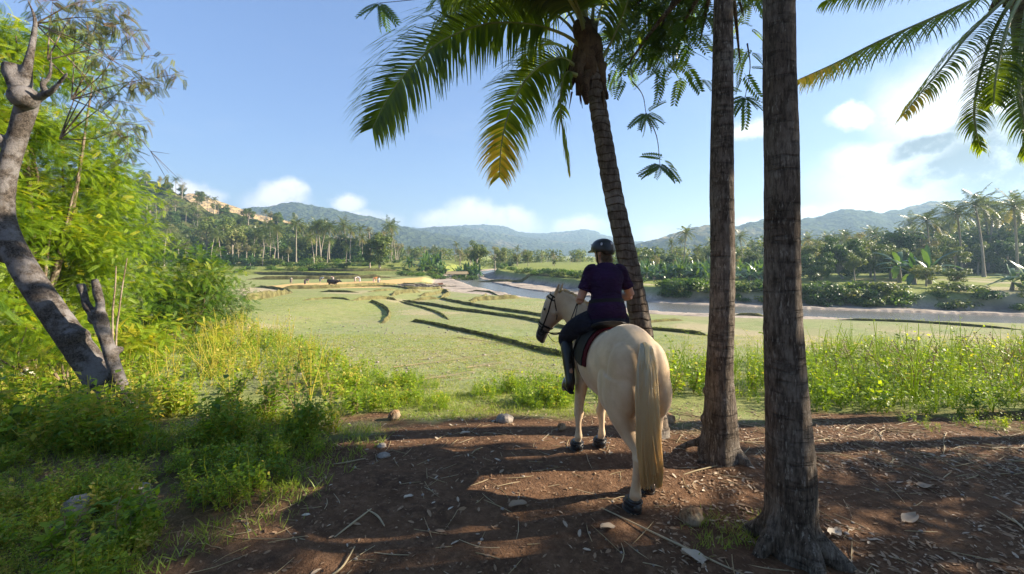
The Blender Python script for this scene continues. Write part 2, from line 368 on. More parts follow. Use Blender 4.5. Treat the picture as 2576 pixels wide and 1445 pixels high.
def zg(X, Y, fine=True):
    X = np.asarray(X, float); Y = np.asarray(Y, float)
    z = np.interp(Y, _yy, _zs)
    near = 1 - sst(Y, 5, 9)
    z = z + (fbm(X, Y, 2.2, 3) - .5) * 0.10 * near + (fbm(X, Y, 9, 5) - .5) * 0.16 * (1 - near)
    if fine: z = z + (fbm(X, Y, .45, 11, 3) - .5) * 0.05 * near * sst(Y, -3, 0)
    # left: ground under the thicket a little higher
    z = z + 0.5 * sst(-X, 8, 14) * sst(Y, 6, 12)
    # terraces climbing to the palm grove
    lf = sst(-X, 9, 22)
    for y0, h in ((90, .75), (98, .7), (107, .8)):
        yb = y0 + (fbm(X, Y, 14, int(y0)) - .5) * 4 - 0.03 * (X + 30)
        z = z + h * lf * sst(Y, yb - .6, yb + .6)
    d, s, wc, ww = river(X, Y); wob = (fbm(X, Y, 7, 21) - .5) * 2.6
    far = sst(s, -1, 1)
    zr = -2.15 + 0.9 * sst(Y, 55, 140) + (fbm(X, Y, 12, 8) - .5) * .3 + .5 * sst(X, 30, 60)
    z = z * (1 - far) + zr * far
    bed = -3.46 + (fbm(X, Y, 4, 31) - .5) * 0.42; bed = np.where(d < ww + wob * .25, WATER_Z - .25, bed)
    q = sst(d + wob * .5, wc - .2, wc + np.where(far > .5, 1.3, 2.6 + 10.5 * sst(X, 2, 8)))
    return bed * (1 - q) + z * q
def ray(px, py, zoff=0.0):
    """where the sight line through a picture point meets the ground"""
    px = np.atleast_1d(np.asarray(px, float)); py = np.atleast_1d(np.asarray(py, float))
    Ys = np.geomspace(1.2, 420, 900)
    P = Ys[None] * (px[:, None] - CX) / F; Z = CH - (py[:, None] - HY) / F * Ys[None]
    hit = Z <= zg(P, np.repeat(Ys[None], len(px), 0), False) + zoff
    i = np.where(hit.any(1), hit.argmax(1), 899); Y = Ys[i]; X = Y * (px - CX) / F
    return np.column_stack([X, Y, zg(X, Y)])
def gp(px, py): return ray(px, py)[0]

def in_poly(X, Y, poly):
    r = np.zeros(X.shape, bool); n = len(poly)
    for i in range(n):
        (x0, y0), (x1, y1) = poly[i], poly[(i + 1) % n]
        with np.errstate(divide='ignore', invalid='ignore'):
            c = ((y0 > Y) != (y1 > Y)) & (X < (x1 - x0) * (Y - y0) / (y1 - y0 + 1e-12) + x0)
        r ^= c
    return r
ang = np.concatenate([np.radians(np.linspace(-180, -66, 60, endpoint=False)), np.radians(np.linspace(-66, 66, 760, endpoint=False)), np.radians(np.linspace(66, 180, 61))])
rad = np.concatenate([np.geomspace(0.5, 60, 620, endpoint=False), np.geomspace(60, 160, 180, endpoint=False), np.geomspace(160, 2600, 60)])
A, R = np.meshgrid(ang, rad); GX, GY = R * np.sin(A), R * np.cos(A)
GZ = zg(GX, GY); GZ = np.where(R > 400, np.maximum(GZ, -2.6), GZ)
mb = MB(); na = len(ang); i = np.arange(len(rad) - 1)[:, None] * na; j = np.arange(na - 1)[None]
mb.add(np.stack([GX, GY, GZ], -1).reshape(-1, 3), np.stack([i + j, i + j + 1, i + na + j + 1, i + na + j], -1).reshape(-1, 4)[:, ::-1])
mb.add([[0, 0, zg(0., 0.)]] + [[GX[0, q], GY[0, q], GZ[0, q]] for q in range(0, na)], [[0, q + 2, q + 1] for q in range(na - 1)])

# ground cover shares (what grows or lies where)
def mask_of(f): return np.concatenate([f(GX, GY).ravel(), f(np.array([0.] + list(GX[0])), np.array([0.] + list(GY[0])))])
def m_dirt(X, Y):
    e = 5.5 + (fbm(X, Y, .8, 41) - .5) * 2.6 + .55 * np.exp(-((X - -.1) / .8) ** 2) - .5 * sst(-X, 1.5, 4)
    lf = 1 - .2 * sst(-X - (fbm(X, Y, 1.5, 47) - .5) * 2, 1.4, 3.4)
    return (1 - sst(Y, e - .5, e + .45)) * lf
POLY_STRAW = [tuple(gp(*p)[:2]) for p in ((645, 722), (760, 713), (950, 707), (1150, 705), (1165, 709), (1000, 716), (940, 724), (840, 727), (720, 728), (690, 727))]
POLY_BARE = [tuple(gp(*p)[:2]) for p in ((604, 727), (660, 722), (735, 733), (725, 740), (610, 752))]
def m_straw(X, Y): return in_poly(X + (fbm(X, Y, 3, 5) - .5) * 2, Y + (fbm(X, Y, 3, 6) - .5) * 2, POLY_STRAW) * 1.0
def m_bare(X, Y): return np.maximum(in_poly(X, Y, POLY_BARE) * 1.0, 0.75 * sst(fbm(X, Y, 5, 61), .60, .72) * (Y < 60) * (Y > 9))
def m_sand(X, Y):
    d, s, wc, ww = river(X, Y); wob = (fbm(X, Y, 7, 21) - .5) * 2.6
    return 1 - sst(d + wob * .5, wc + .1, wc + .9)
def m_lush(X, Y):
    d, s, wc, ww = river(X, Y)
    l = np.maximum(sst(s, 0, 1) * sst(d, wc, wc + 2), sst(Y, 86, 92) * sst(-X, -4, 4))
    l = np.maximum(l, sst(-X, 7.5, 9.5) * sst(Y, 4, 7) * .35)
    return np.maximum(l, sst(Y, 5, 5.8) * (1 - sst(Y, 6.5, 8.5)) * .7)
me = mb.mesh('ground', [])
for nm, fn in (('dirt', m_dirt), ('straw', m_straw), ('bare', m_bare), ('sand', m_sand), ('lush', m_lush)):
    a = me.attributes.new(nm, 'FLOAT', 'POINT'); a.data.foreach_set('value', mask_of(fn).astype(np.float32))
m, k, out = new_mat('ground_cover'); P = k.pos()
na_, nb_, nc_, nd_ = k.noise(P, 0.35, 6, 0.6), k.noise(P, 2.3, 6, 0.65), k.noise(P, 14, 5, 0.7), k.noise(P, 60, 4, 0.7)
field = k.mix(k.ramp(nb_, .3, .7), (0.165, 0.205, 0.08), (0.25, 0.28, 0.13)); field = k.mix(k.ramp(na_, .35, .7), field, (0.26, 0.25, 0.135))
field = k.mix(k.math('MULTIPLY', k.ramp(nc_, .52, .75), .5), field, (0.12, 0.15, 0.045)); field = k.mix(k.math('MULTIPLY', k.ramp(nd_, .58, .75), .5), field, (0.42, 0.37, 0.24))
lush = k.mix(k.ramp(nb_, .3, .7), (0.12, 0.155, 0.03), (0.25, 0.265, 0.075)); lush = k.mix(k.math('MULTIPLY', k.ramp(nc_, .5, .72), .6), lush, (0.05, 0.075, 0.015))
dirt = k.mix(k.ramp(nb_, .3, .7), (0.066, 0.036, 0.021), (0.135, 0.073, 0.040)); dirt = k.mix(k.ramp(nc_, .42, .72), dirt, (0.18, 0.105, 0.062)); dirt = k.mix(k.math('MULTIPLY', k.ramp(nd_, .60, .74), .65), dirt, (0.30, 0.22, 0.15))
dirt = k.mix(k.math('MULTIPLY', k.ramp(nd_, .42, .30), .6), dirt, (0.035, 0.02, 0.013))
straw = k.mix(nc_, (0.40, 0.27, 0.11), (0.55, 0.40, 0.18)); bare = k.mix(nb_, (0.30, 0.255, 0.16), (0.40, 0.34, 0.22))
sand = k.mix(k.ramp(nb_, .3, .7), (0.27, 0.225, 0.18), (0.42, 0.36, 0.30)); sand = k.mix(k.ramp(na_, .45, .7), sand, (0.15, 0.13, 0.115))
col = k.mix(k.attr('lush'), field, lush); col = k.mix(k.attr('bare'), col, bare); col = k.mix(k.attr('straw'), col, straw)
col = k.mix(k.attr('sand'), col, sand); col = k.mix(k.attr('dirt'), col, dirt)
principled(k, out, col, 0.95, k.bump(k.math('ADD', k.math('MULTIPLY', nc_, .8), k.math('MULTIPLY', nd_, .4)), 0.9, 0.045), 0.1)
me.materials.append(m); gro = bpy.data.objects.new('ground', me); C.objects.link(gro); tag(gro, kind='structure')

# river water
mb = MB(); rc = _rc; T = unit(np.gradient(rc[:, :2], axis=0)); N = np.column_stack([-T[:, 1], T[:, 0]])
L_, R_ = rc[:, :2] + N * (rc[:, 3:4] + 1.5), rc[:, :2] - N * (rc[:, 3:4] + 1.5); v = []
for a, b in zip(L_, R_): v += [[a[0], a[1], WATER_Z], [b[0], b[1], WATER_Z]]
mb.add(v, [[2 * i, 2 * i + 1, 2 * i + 3, 2 * i + 2] for i in range(len(rc) - 1)])
m, k, out = new_mat('river_water'); P = k.pos()
principled(k, out, (0.12, 0.12, 0.11), 0.22, k.bump(k.noise(k.scale(P, 1, 2.0, 1), 3.5, 5, 0.6), 0.55, 0.05), 0.9)
tag(mb.build('river_water', m), kind='structure')

# earth banks between the paddies
M['bank'] = plain('bank_earth', (0.115, 0.105, 0.045), 0.95, 0.1, 0.45, 1.6, 0.8)
BANKS = [([(1035, 809), (1075, 815), (1150, 832), (1250, 855), (1340, 880), (1440, 903)], .20, .40), ([(930, 760), (952, 768), (975, 783), (978, 800), (962, 814)], .24, .7),
         ([(1012, 756), (1080, 768), (1160, 782), (1250, 794), (1330, 806), (1420, 827), (1500, 840)], .22, .6), ([(1108, 751), (1140, 760), (1220, 775), (1320, 790), (1420, 806)], .22, .6),
         ([(1108, 751), (1128, 742), (1112, 732)], .4, 1.0), ([(1035, 757), (1108, 752)], .3, .8), ([(885, 757), (962, 753), (1000, 757)], .3, .8), ([(1180, 758), (1240, 755), (1310, 751)], .4, 1.2),
         ([(800, 735), (905, 737)], .25, .8), ([(925, 735), (1005, 730)], .25, .8), ([(690, 729), (840, 725), (1000, 716)], .5, 1.1), ([(1000, 718), (1060, 719), (1110, 722)], .4, 1.0),
         ([(985, 745), (1010, 738), (1060, 736)], .4, 1.4), ([(1055, 746), (1090, 742), (1115, 735)], .35, 1.3), ([(610, 757), (660, 752), (735, 737)], .55, 1.0), ([(735, 736), (700, 729), (640, 723)], .3, .8),
         ([(1625, 830), (1700, 836), (1785, 846)], .18, .5), ([(1845, 794), (1930, 798)], .25, .8), ([(2100, 806), (2300, 812), (2600, 834)], .14, .5), ([(1430, 700), (1320, 706), (1170, 712)], .5, 1.5),
         ([(640, 690), (760, 693), (930, 697)], .8, 2.0), ([(620, 704), (800, 703), (1000, 700)], .7, 1.8), ([(690, 680), (860, 684), (1010, 682)], .7, 1.8), ([(1000, 726), (1070, 729), (1130, 728)], .35, 1.0),
         ([(1175, 734), (1240, 740), (1305, 750)], .22, .6), ([(1005, 758), (1050, 772), (1100, 788), (1130, 806)], .14, .5), ([(760, 757), (830, 752), (885, 757)], .15, .6), ([(900, 722), (985, 722), (1040, 733)], .25, .8), ([(1240, 741), (1200, 757), (1180, 765)], .2, .6), ([(1560, 823), (1640, 812), (1720, 806)], .15, .7)]
gB = np.random.default_rng(5); fringe = []
for bi, (pp, h, wd) in enumerate(BANKS):
    w_ = ray([p[0] for p in pp], [p[1] for p in pp]); p = crom(w_, 14)[:, :2]; K = len(p); T = unit(np.gradient(p, axis=0)); N = np.column_stack([-T[:, 1], T[:, 0]])
    s_ = np.array([-1.0, -.62, -.3, 0, .3, .62, 1.0]); hh = np.array([-.25, .55, .95, 1.0, .85, .5, -.25]); mb = MB(); v = []
    ends = np.minimum(1, np.minimum(np.arange(K), np.arange(K)[::-1]) / 4.0)
    for q in range(K):
        nr_ = sst(np.array([p[q, 1]]), 14, 30)[0]; ww = wd * (.8 + .5 * gB.random()) * (.13 + .05 * nr_); he = h * (.72 + .2 * nr_) * (.7 + .5 * fbm(np.array([p[q, 0]]), np.array([p[q, 1]]), 1.2, 9)[0] + .15 * gB.random()) * ends[q]
        for a, b in zip(s_, hh):
            x, y = p[q] + N[q] * a * ww * (1 + .15 * gB.normal()); v.append([x, y, float(zg(x, y, False)) + (b * he if b > 0 else -.12) + .03 * gB.normal() * h])
        fringe.append((p[q], h * ends[q], wd))
    f = [[7 * q + c, 7 * q + c + 1, 7 * q + 7 + c + 1, 7 * q + 7 + c] for q in range(K - 1) for c in range(6)]
    mb.add(v, f); tag(mb.build('field_bank', M['bank']), kind='structure')

# ------------------------------------------------------------------ hills
def hill_mat(name, forest, grass, gmask, tex=0.012):
    m, k, out = new_mat(name); P = k.pos(); big = k.noise(P, tex, 5, 0.6); tr = k.voro(P, tex * 14, 'Distance'); f = k.noise(P, tex * 25, 4, 0.6)
    fo = k.mix(k.ramp(f, .3, .7), tuple(x * .6 for x in forest), tuple(min(1, x * 1.45) for x in forest))
    col = k.mix(k.ramp(big, *gmask), fo, grass)
    principled(k, out, col, 1.0, k.bump(k.math('ADD', tr, f), 1.0, 0.06 / tex), 0.0); return m
def hill(name, prof, d, depth, mat, bump=2.0, seed=1, base=-3.0, ridge=0.35):
    """a ridge: skyline heights along the view, falling away in front and behind"""
    prof = np.array(prof, float); pf = crom(np.column_stack([prof, np.zeros(len(prof))]), 30)[:, :2]; U = len(pf)
    V = np.linspace(-1, 1, 90); px = pf[:, 0]; top = CH + (HY - pf[:, 1]) / F * d
    X = ((px - CX) / F * d)[:, None] * (1 + 0 * V)[None]; Y = d + V[None] * depth + 0 * X
    X = X * (1 + V[None] * depth / d * 0.75)
    body = np.where(V < 0, 1 - np.abs(V) ** 1.25, 1 - np.abs(V) ** 2)[None]
    rg = (fbm(X, Y, depth * .7, seed, 5) - .5); Z = base + (top[:, None] - base) * body * (1 + ridge * rg * 2 * np.abs(V)[None])
    Z += (fbm(X, Y, bump * 3.0, seed + 7, 3) - .45) * bump * 2.2 * np.clip(body * 2.5, 0, 1)
    mb = MB(); nv = len(V); i = np.arange(U - 1)[:, None] * nv; j = np.arange(nv - 1)[None]
    mb.add(np.stack([X, Y, Z], -1).reshape(-1, 3), np.stack([i + j, i + nv + j, i + nv + j + 1, i + j + 1], -1).reshape(-1, 4))
    o = mb.build(name, mat); tag(o, kind='structure'); return o
hm1 = hill_mat('forest_hill', (0.045, 0.065, 0.02), (0.17, 0.15, 0.06), (.50, .66), .03)
hm2 = hill_mat('dry_grass_hill', (0.10, 0.10, 0.035), (0.42, 0.30, 0.14), (.30, .44), .008)
hm3 = hill_mat('wooded_hill', (0.045, 0.06, 0.022), (0.23, 0.185, 0.085), (.54, .68), .0055)
hm4 = hill_mat('far_hill', (0.05, 0.065, 0.026), (0.19, 0.15, 0.08), (.56, .70), .0045)
hill('forest_hill', [(-200, 420), (50, 425), (250, 440), (330, 452), (420, 480), (480, 512), (540, 540), (620, 556), (720, 566), (820, 600), (900, 640)], 190, 60, hm1, 3.0, 3, -4)
hill('grass_hill', [(330, 500), (440, 497), (480, 487), (530, 500), (590, 520), (640, 538), (720, 556), (800, 580), (900, 640)], 420, 150, hm2, .6, 5, -8, .15)
hill('wooded_hill', [(500, 590), (560, 545), (620, 527), (690, 519), (740, 512), (800, 520), (860, 533), (950, 551), (1010, 570), (1100, 590), (1200, 604), (1330, 634), (1420, 650)], 900, 330, hm3, 5.0, 7, -12)
hill('far_hill', [(900, 600), (1000, 577), (1100, 574), (1200, 566), (1260, 570), (1330, 588), (1420, 584), (1470, 578), (1520, 592), (1580, 612), (1650, 640)], 1700, 600, hm4, 7.0, 9, -12)
hill('far_hill', [(700, 640), (900, 598), (1040, 578), (1140, 572), (1260, 590), (1400, 606), (1540, 612), (1640, 610), (1760, 630)], 1300, 420, hm4, 6.0, 19, -12)
hill('wooded_hill', [(1500, 650), (1600, 620), (1680, 596), (1740, 576), (1790, 566), (1850, 570), (1910, 558), (1990, 556), (2060, 548), (2120, 530), (2200, 538), (2270, 530), (2340, 512), (2420, 508), (2500, 510), (2570, 490), (2700, 470), (2900, 460)], 620, 230, hm3, 4.5, 11, -8)
# ------------------------------------------------------------------ palms
def frond(mb, rib, pts, up=(0, 0, 1), n=60, L=0.6, wd=0.035, droop=0.8, start=0.14, tint=0.3, tip=None, seed=0, sag=1.0, rr=0.022, seg=3, vee=0.25, side=(1, 1), gap=0.04):
    """one pinnate palm leaf along pts: a tapering rib and n pairs of hanging leaflets"""
    g = np.random.default_rng(seed); p = crom(pts, 8); K = len(p)
    t = np.linspace(0, 1, K); tube(rib, p[::2] if K > 20 else p, np.interp(t[::2] if K > 20 else t, [0, .15, 1], [rr * 1.6, rr, rr * .25]), 6, tint=0.45)
    tt = np.linspace(start, 1, n); P = np.stack([np.interp(tt, t, p[:, q]) for q in range(3)], -1)
    T = unit(np.gradient(P, axis=0)); U = np.broadcast_to(np.asarray(up, float), T.shape); S = unit(np.cross(T, U)); Nn = np.cross(S, T)
    prof = np.interp(tt, [start, .25, .5, .8, 1], [.45, .85, 1, .72, .34]) * L
    for sd in (1, -1):
        if not side[0 if sd > 0 else 1]: continue
        keep = g.random(n) > gap; ln = (prof * g.uniform(.82, 1.1, n))[keep]
        fw = np.interp(tt, [start, 1], [.3, .85])[keep, None]
        d = unit(S[keep] * sd + T[keep] * fw + Nn[keep] * vee + g.normal(0, .07, (keep.sum(), 3)))
        c = P[keep]; w0 = wd * g.uniform(.7, 1.1, len(c)); across = unit(T[keep] + .3 * Nn[keep])
        rows = [(c, w0 * .55)]; pos = c.copy()
        for q in range(seg):
            d = unit(d + np.array([0, 0, -1.0]) * (droop * sag * (q + .6) / seg)[None] if np.ndim(droop) else d + np.array([0, 0, -1.0]) * droop * sag * (q + .6) / seg)
            pos = pos + d * (ln / seg)[:, None]; rows.append((pos.copy(), w0 * (1.0, .8, .45, .1)[min(3, int((q + 1) * 3 / seg))] if q < seg - 1 else w0 * .08))
        nrm = across; V = []
        for cc, ww in rows: V += [cc + nrm * (ww / 2)[:, None], cc - nrm * (ww / 2)[:, None]]
        m = len(c); V = np.stack(V, 1).reshape(-1, 3); b = np.arange(m)[:, None] * (2 * (seg + 1))
        f = np.concatenate([np.concatenate([b + 2 * q, b + 2 * q + 1, b + 2 * q + 3, b + 2 * q + 2], 1) for q in range(seg)])
        ti = np.full(m, tint) + g.normal(0, .08, m)
        if tip is not None: ti = ti + (tip - tint) * sst(tt[keep], .45, .95)
        mb.add(V, f, np.repeat(np.clip(ti, 0, 1), 2 * (seg + 1)))

def palm_meshes(seed, H=12.0, nf=22, FL=3.6):
    """trunk and crown meshes of a distant coconut palm"""
    g = np.random.default_rng(seed); lean = g.normal(0, .9, 2); tr = MB()
    ks = np.linspace(0, 1, 7); pts = np.column_stack([lean[0] * ks ** 1.7, lean[1] * ks ** 1.7, H * ks]); tube(tr, pts, np.interp(ks, [0, .08, 1], [.30, .19, .13]), 7, 2)
    lf = MB(); rb = MB(); top = pts[-1]
    for i in range(nf):
        a = i * 2.39996 + g.normal(0, .15); e = np.interp(i, [0, nf], [1.25, -.75]) + g.normal(0, .1); L = FL * g.uniform(.8, 1.1)
        h = np.array([cos(a), sin(a), 0]); q = []; d = h * cos(e) + np.array([0, 0, sin(e)]); p = top.copy()
        for s_ in range(6):
            q.append(p.copy()); p = p + d * L / 5; d = unit(d + np.array([0, 0, -.20 - .10 * cos(e)]))
        old = e < -.35
        frond(lf, lf, q, n=15, L=1.0, wd=.17, droop=.75, tint=.72 + .25 * g.random() if old and g.random() < .6 else .22 + .3 * g.random(), seed=seed * 50 + i, rr=.035, seg=2, vee=.15, gap=.08)
    for i in range(5): ball(lf, top + np.array([cos(i * 1.3) * .28, sin(i * 1.3) * .28, -.35]), .15, n=6, tint=.75)
    return tr.mesh('trunk', M['far_trunk']), lf.mesh('crown', M['far_frond'])
PALM_LIB = [palm_meshes(100 + q, 12.0, 22 + q % 3 * 2) for q in range(5)]
def plant_from(lib, name, label, cat, x, y, h, base_h, group, rz, parts=('trunk', 'crown'), z=None, sq=1.0):
    o = empty(name, (x, y, float(zg(x, y, False)) - .05 if z is None else z), rz); s_ = h / base_h; o.scale = (s_ * sq, s_ * sq, s_)
    for nm, me in zip(parts, lib):
        if me is None: continue
        c = bpy.data.objects.new(nm, me); C.objects.link(c); c.parent = o
    tag(o, label, cat, group); return o

# ------------------------------------------------------------------ broadleaf trees
def clump_crown(mb, blobs, per, size, seed, flat=0.75, asp=0.55, shell=0.55, tint=(.15, .8), cl=True):
    """leaf sprays over uneven clumps: blobs rows are (x, y, z, r)"""
    g = np.random.default_rng(seed); tv, tf = diamond(1, asp, .10)
    for b in blobs:
        n = int(per * (b[3] ** 2)); d = unit(g.normal(0, 1, (n, 3))); r = b[3] * (shell + (1 - shell) * g.random(n)) * (1 + .22 * np.sin(d[:, 0] * 5 + b[0]) * np.cos(d[:, 1] * 4 + b[1]))
        pos = np.array(b[:3]) + d * r[:, None] * np.array([1, 1, flat])
        nz = unit(d + g.normal(0, .55, (n, 3)) + np.array([0, 0, .45])); X = unit(np.cross(nz, g.normal(0, 1, (n, 3))))
        scatter(mb, tv, tf, pos - X * size * .4, X, nz, size * g.uniform(.6, 1.35, n), np.clip(g.uniform(*tint, n) + g.normal(0, .1), 0, 1))
def tree_meshes(seed, H=10.0, kind='round', mat='far_leaf', trunkmat='far_trunk', leaf=.42, per=120):
    g = np.random.default_rng(seed); tr = MB(); cr = MB(); bl = []
    if kind == 'round': cz, R, n, ht = .62, (.30, .30, .30), 16, .45
    elif kind == 'tall': cz, R, n, ht = .56, (.17, .17, .40), 18, .3
    elif kind == 'airy': cz, R, n, ht = .70, (.24, .24, .24), 12, .5
    elif kind == 'dense': cz, R, n, ht = .48, (.34, .34, .42), 26, .15
    elif kind == 'thin': cz, R, n, ht = .66, (.13, .13, .28), 11, .45
    for i in range(n):
        d = unit(g.normal(0, 1, 3)); q = g.random() ** .4; c = np.array([0, 0, cz * H]) + d * q * np.array(R) * H
        bl.append((*c, H * g.uniform(.07, .125) * (1.25 if kind in ('dense', 'round') else 1)))
    lean = g.normal(0, .03 * H, 2)
    pts = [[0, 0, 0], [lean[0] * .3, lean[1] * .3, ht * .5 * H], [lean[0], lean[1], ht * H], [lean[0] * 1.2, lean[1], cz * H * 1.15]]
    tube(tr, pts, [.026 * H, .018 * H, .014 * H, .004 * H], 7, 3, wob=.06, seed=seed)
    for b in bl[:9]:
        s0 = np.array(pts[2]) * g.uniform(.8, 1.1); mid = (s0 + np.array(b[:3])) / 2 + np.array([0, 0, .03 * H]); tube(tr, [s0, mid, b[:3]], [.009 * H, .006 * H, .002 * H], 5, 2)
    clump_crown(cr, bl, per, leaf, seed, shell=.45 if kind == 'airy' else .55)
    return tr.mesh('trunk', M[trunkmat]), cr.mesh('crown', M[mat])
ROUND = [tree_meshes(200 + q, 10, 'round', per=130) for q in range(3)]
TALL = [tree_meshes(230 + q, 10, 'tall', per=150) for q in range(2)]
AIRY = [tree_meshes(260 + q, 10, 'airy', 'far_pale', per=75, leaf=.34) for q in range(3)]
THIN = [tree_meshes(290 + q, 10, 'thin', 'far_pale' if q else 'far_leaf', per=150, leaf=.32) for q in range(3)]
DENSE = [tree_meshes(320 + q, 10, 'dense', 'far_dark', per=190, leaf=.40) for q in range(2)]
def bare_meshes(seed):
    g = np.random.default_rng(seed); tr = MB()
    def grow(p, d, L, r, dep):
        q = [p]; 
        for s_ in range(3): d = unit(d + g.normal(0, .16, 3)); q.append(q[-1] + d * L / 3)
        tube(tr, q, [r, r * .85, r * .7, r * .55], 5)
        if dep:
            for c in range(3 if dep > 1 else 4): grow(q[-1 - (c % 2)], unit(d + g.normal(0, .55, 3) + np.array([0, 0, .15])), L * g.uniform(.5, .72), r * .5, dep - 1)
    grow(np.zeros(3), np.array([0, 0, 1.]), 4.5, .16, 4); return tr.mesh('trunk', M['far_trunk'])
BARE = [(bare_meshes(350 + q), None) for q in range(2)]

def banana_meshes(seed):
    g = np.random.default_rng(seed); tr = MB(); lf = MB()
    for st in range(3):
        o = np.array([g.normal(0, .8), g.normal(0, .8), 0]) if st else np.zeros(3); h = g.uniform(.6, 1.5)
        tube(tr, [o, o + [.05, 0, h * .5], o + [.08, .03, h]], [.16, .13, .08], 8, 2)
        for i in range(10):
            a = i * 2.4 + g.normal(0, .3); e = np.interp(i, [0, 10], [1.3, -.05]) + g.normal(0, .22); L = g.uniform(1.4, 2.5)
            hdir = np.array([cos(a), sin(a), 0]); d = hdir * cos(e) + np.array([0, 0, sin(e)]); p = o + [.08, .03, h]; rows = []; S = unit(np.cross(d, [0, 0, 1.0])); n = 8; tear = g.random((n + 1, 2))
            for q in range(n + 1):
                t = q / n; wdt = .23 * np.interp(t, [0, .08, .25, .6, .9, 1], [.04, .1, .85, 1, .6, .03]); Nn = np.cross(S, d)
                rows += [p - S * wdt * (1 - .25 * tear[q, 0]) - Nn * wdt * .35 * (.4 + tear[q, 0]), p, p + S * wdt * (1 - .25 * tear[q, 1]) - Nn * wdt * .35 * (.4 + tear[q, 1])]
                p = p + d * L / n; d = unit(d + np.array([0, 0, -.16 - .06 * q / n]))
            f = [[3 * q + c, 3 * q + c + 1, 3 * q + 3 + c + 1, 3 * q + 3 + c] for q in range(n) for c in (0, 1)]
            lf.add(rows, f, np.clip(g.uniform(.1, .7) + g.normal(0, .06, len(rows)), 0, 1))
    return tr.mesh('stem', M['far_trunk']), lf.mesh('leaves', M['banana'])
BANANA = [banana_meshes(400 + q) for q in range(4)]

gV = np.random.default_rng(77)
ORD = ['first', 'second', 'third', 'fourth', 'fifth', 'sixth', 'seventh', 'eighth', 'ninth', 'tenth', 'eleventh', 'twelfth', 'thirteenth', 'fourteenth', 'fifteenth', 'sixteenth']
def spot(px, Y): return (px - CX) / F * Y, Y
def tall_to(px, Y, ptop):  # height that brings a plant's top to a sight line
    x, y = spot(px, Y); return max(2.0, CH + (HY - ptop) / F * Y - float(zg(x, y, False)))
# the palm grove across the field, front row then the ones behind
ROW = [(412, 565, 108), (530, 578, 112), (556, 586, 110), (660, 592, 108), (700, 570, 118), (745, 552, 112), (795, 560, 120), (790, 590, 108), (823, 596, 107), (870, 620, 104), (880, 570, 116), (828, 562, 122), (945, 618, 108), (912, 592, 116), (980, 622, 112)]
ROW.sort()
for q, (px, pt, Y) in enumerate(ROW):
    x, y = spot(px, Y); o = plant_from(PALM_LIB[q % 5], 'coconut_palm', 'tall coconut palm at the grove edge across the field, %s from the left' % ORD[q], 'palm', x, y, tall_to(px, Y, pt) * .90, 12.0, 'coconut palms along the grove edge', gV.uniform(0, 6))
for q in range(34):
    px = gV.uniform(400, 1000); Y = gV.uniform(120, 150); x, y = spot(px, Y)
    plant_from(PALM_LIB[q % 5], 'coconut_palm', 'coconut palm half hidden behind the front row of the grove', 'palm', x, y, tall_to(px, Y, gV.uniform(555, 610)) * .9, 12.0, 'coconut palms deep in the grove', gV.uniform(0, 6))
for q, (px, pt, Y, kd) in enumerate([(560, 530, 128, 'R'), (585, 560, 122, 'R'), (470, 590, 112, 'N'), (500, 600, 114, 'N'), (600, 605, 114, 'N'), (620, 598, 112, 'N'), (640, 602, 116, 'N'), (450, 580, 118, 'R'), (520, 560, 126, 'A'), (605, 560, 130, 'A'),
                                     (690, 580, 116, 'B'), (725, 610, 112, 'N'), (710, 612, 112, 'N'), (660, 570, 128, 'R'), (930, 568, 128, 'A'), (960, 566, 130, 'A'), (880, 578, 132, 'R'), (770, 585, 128, 'R'), (830, 590, 130, 'R'), (1000, 600, 122, 'A'), (430, 560, 124, 'A'), (400, 600, 112, 'N'), (575, 612, 112, 'N'), (545, 612, 111, 'N'), (655, 612, 111, 'N')]):
    lib = {'R': ROUND, 'N': THIN, 'A': AIRY, 'B': BARE, 'T': TALL}[kd]; nm = {'R': 'broadleaf_tree', 'N': 'slender_tree', 'A': 'pale_leaved_tree', 'B': 'bare_tree', 'T': 'tall_tree'}[kd]
    lb = {'R': 'dark green broadleaf tree among the palms of the left grove', 'N': 'slender pale stemmed tree at the left grove edge', 'A': 'pale half bare tree rising between the grove palms', 'B': 'bare pinkish tree standing among the grove palms'}[kd]
    x, y = spot(px, Y); plant_from(lib[q % len(lib)], nm, lb, 'tree', x, y, tall_to(px, Y, pt), 10.0, {'R': 'broadleaf trees in the grove', 'N': 'slender trees at the grove edge', 'A': 'pale trees in the grove', 'B': None}[kd], gV.uniform(0, 6), ('trunk', 'crown'))
# tall leafy tree at the grove's right end
for px, pt, Y, lb in ((955, 566, 98, 'tall leafy light green tree at the right end of the palm grove'), (930, 600, 99, 'lower leafy tree leaning against the tall green tree')):
    x, y = spot(px, Y); plant_from(TALL[0 if px == 955 else 1], 'tall_tree', lb, 'tree', x, y, tall_to(px, Y, pt), 10.0, None, 1.0, sq=1.25)
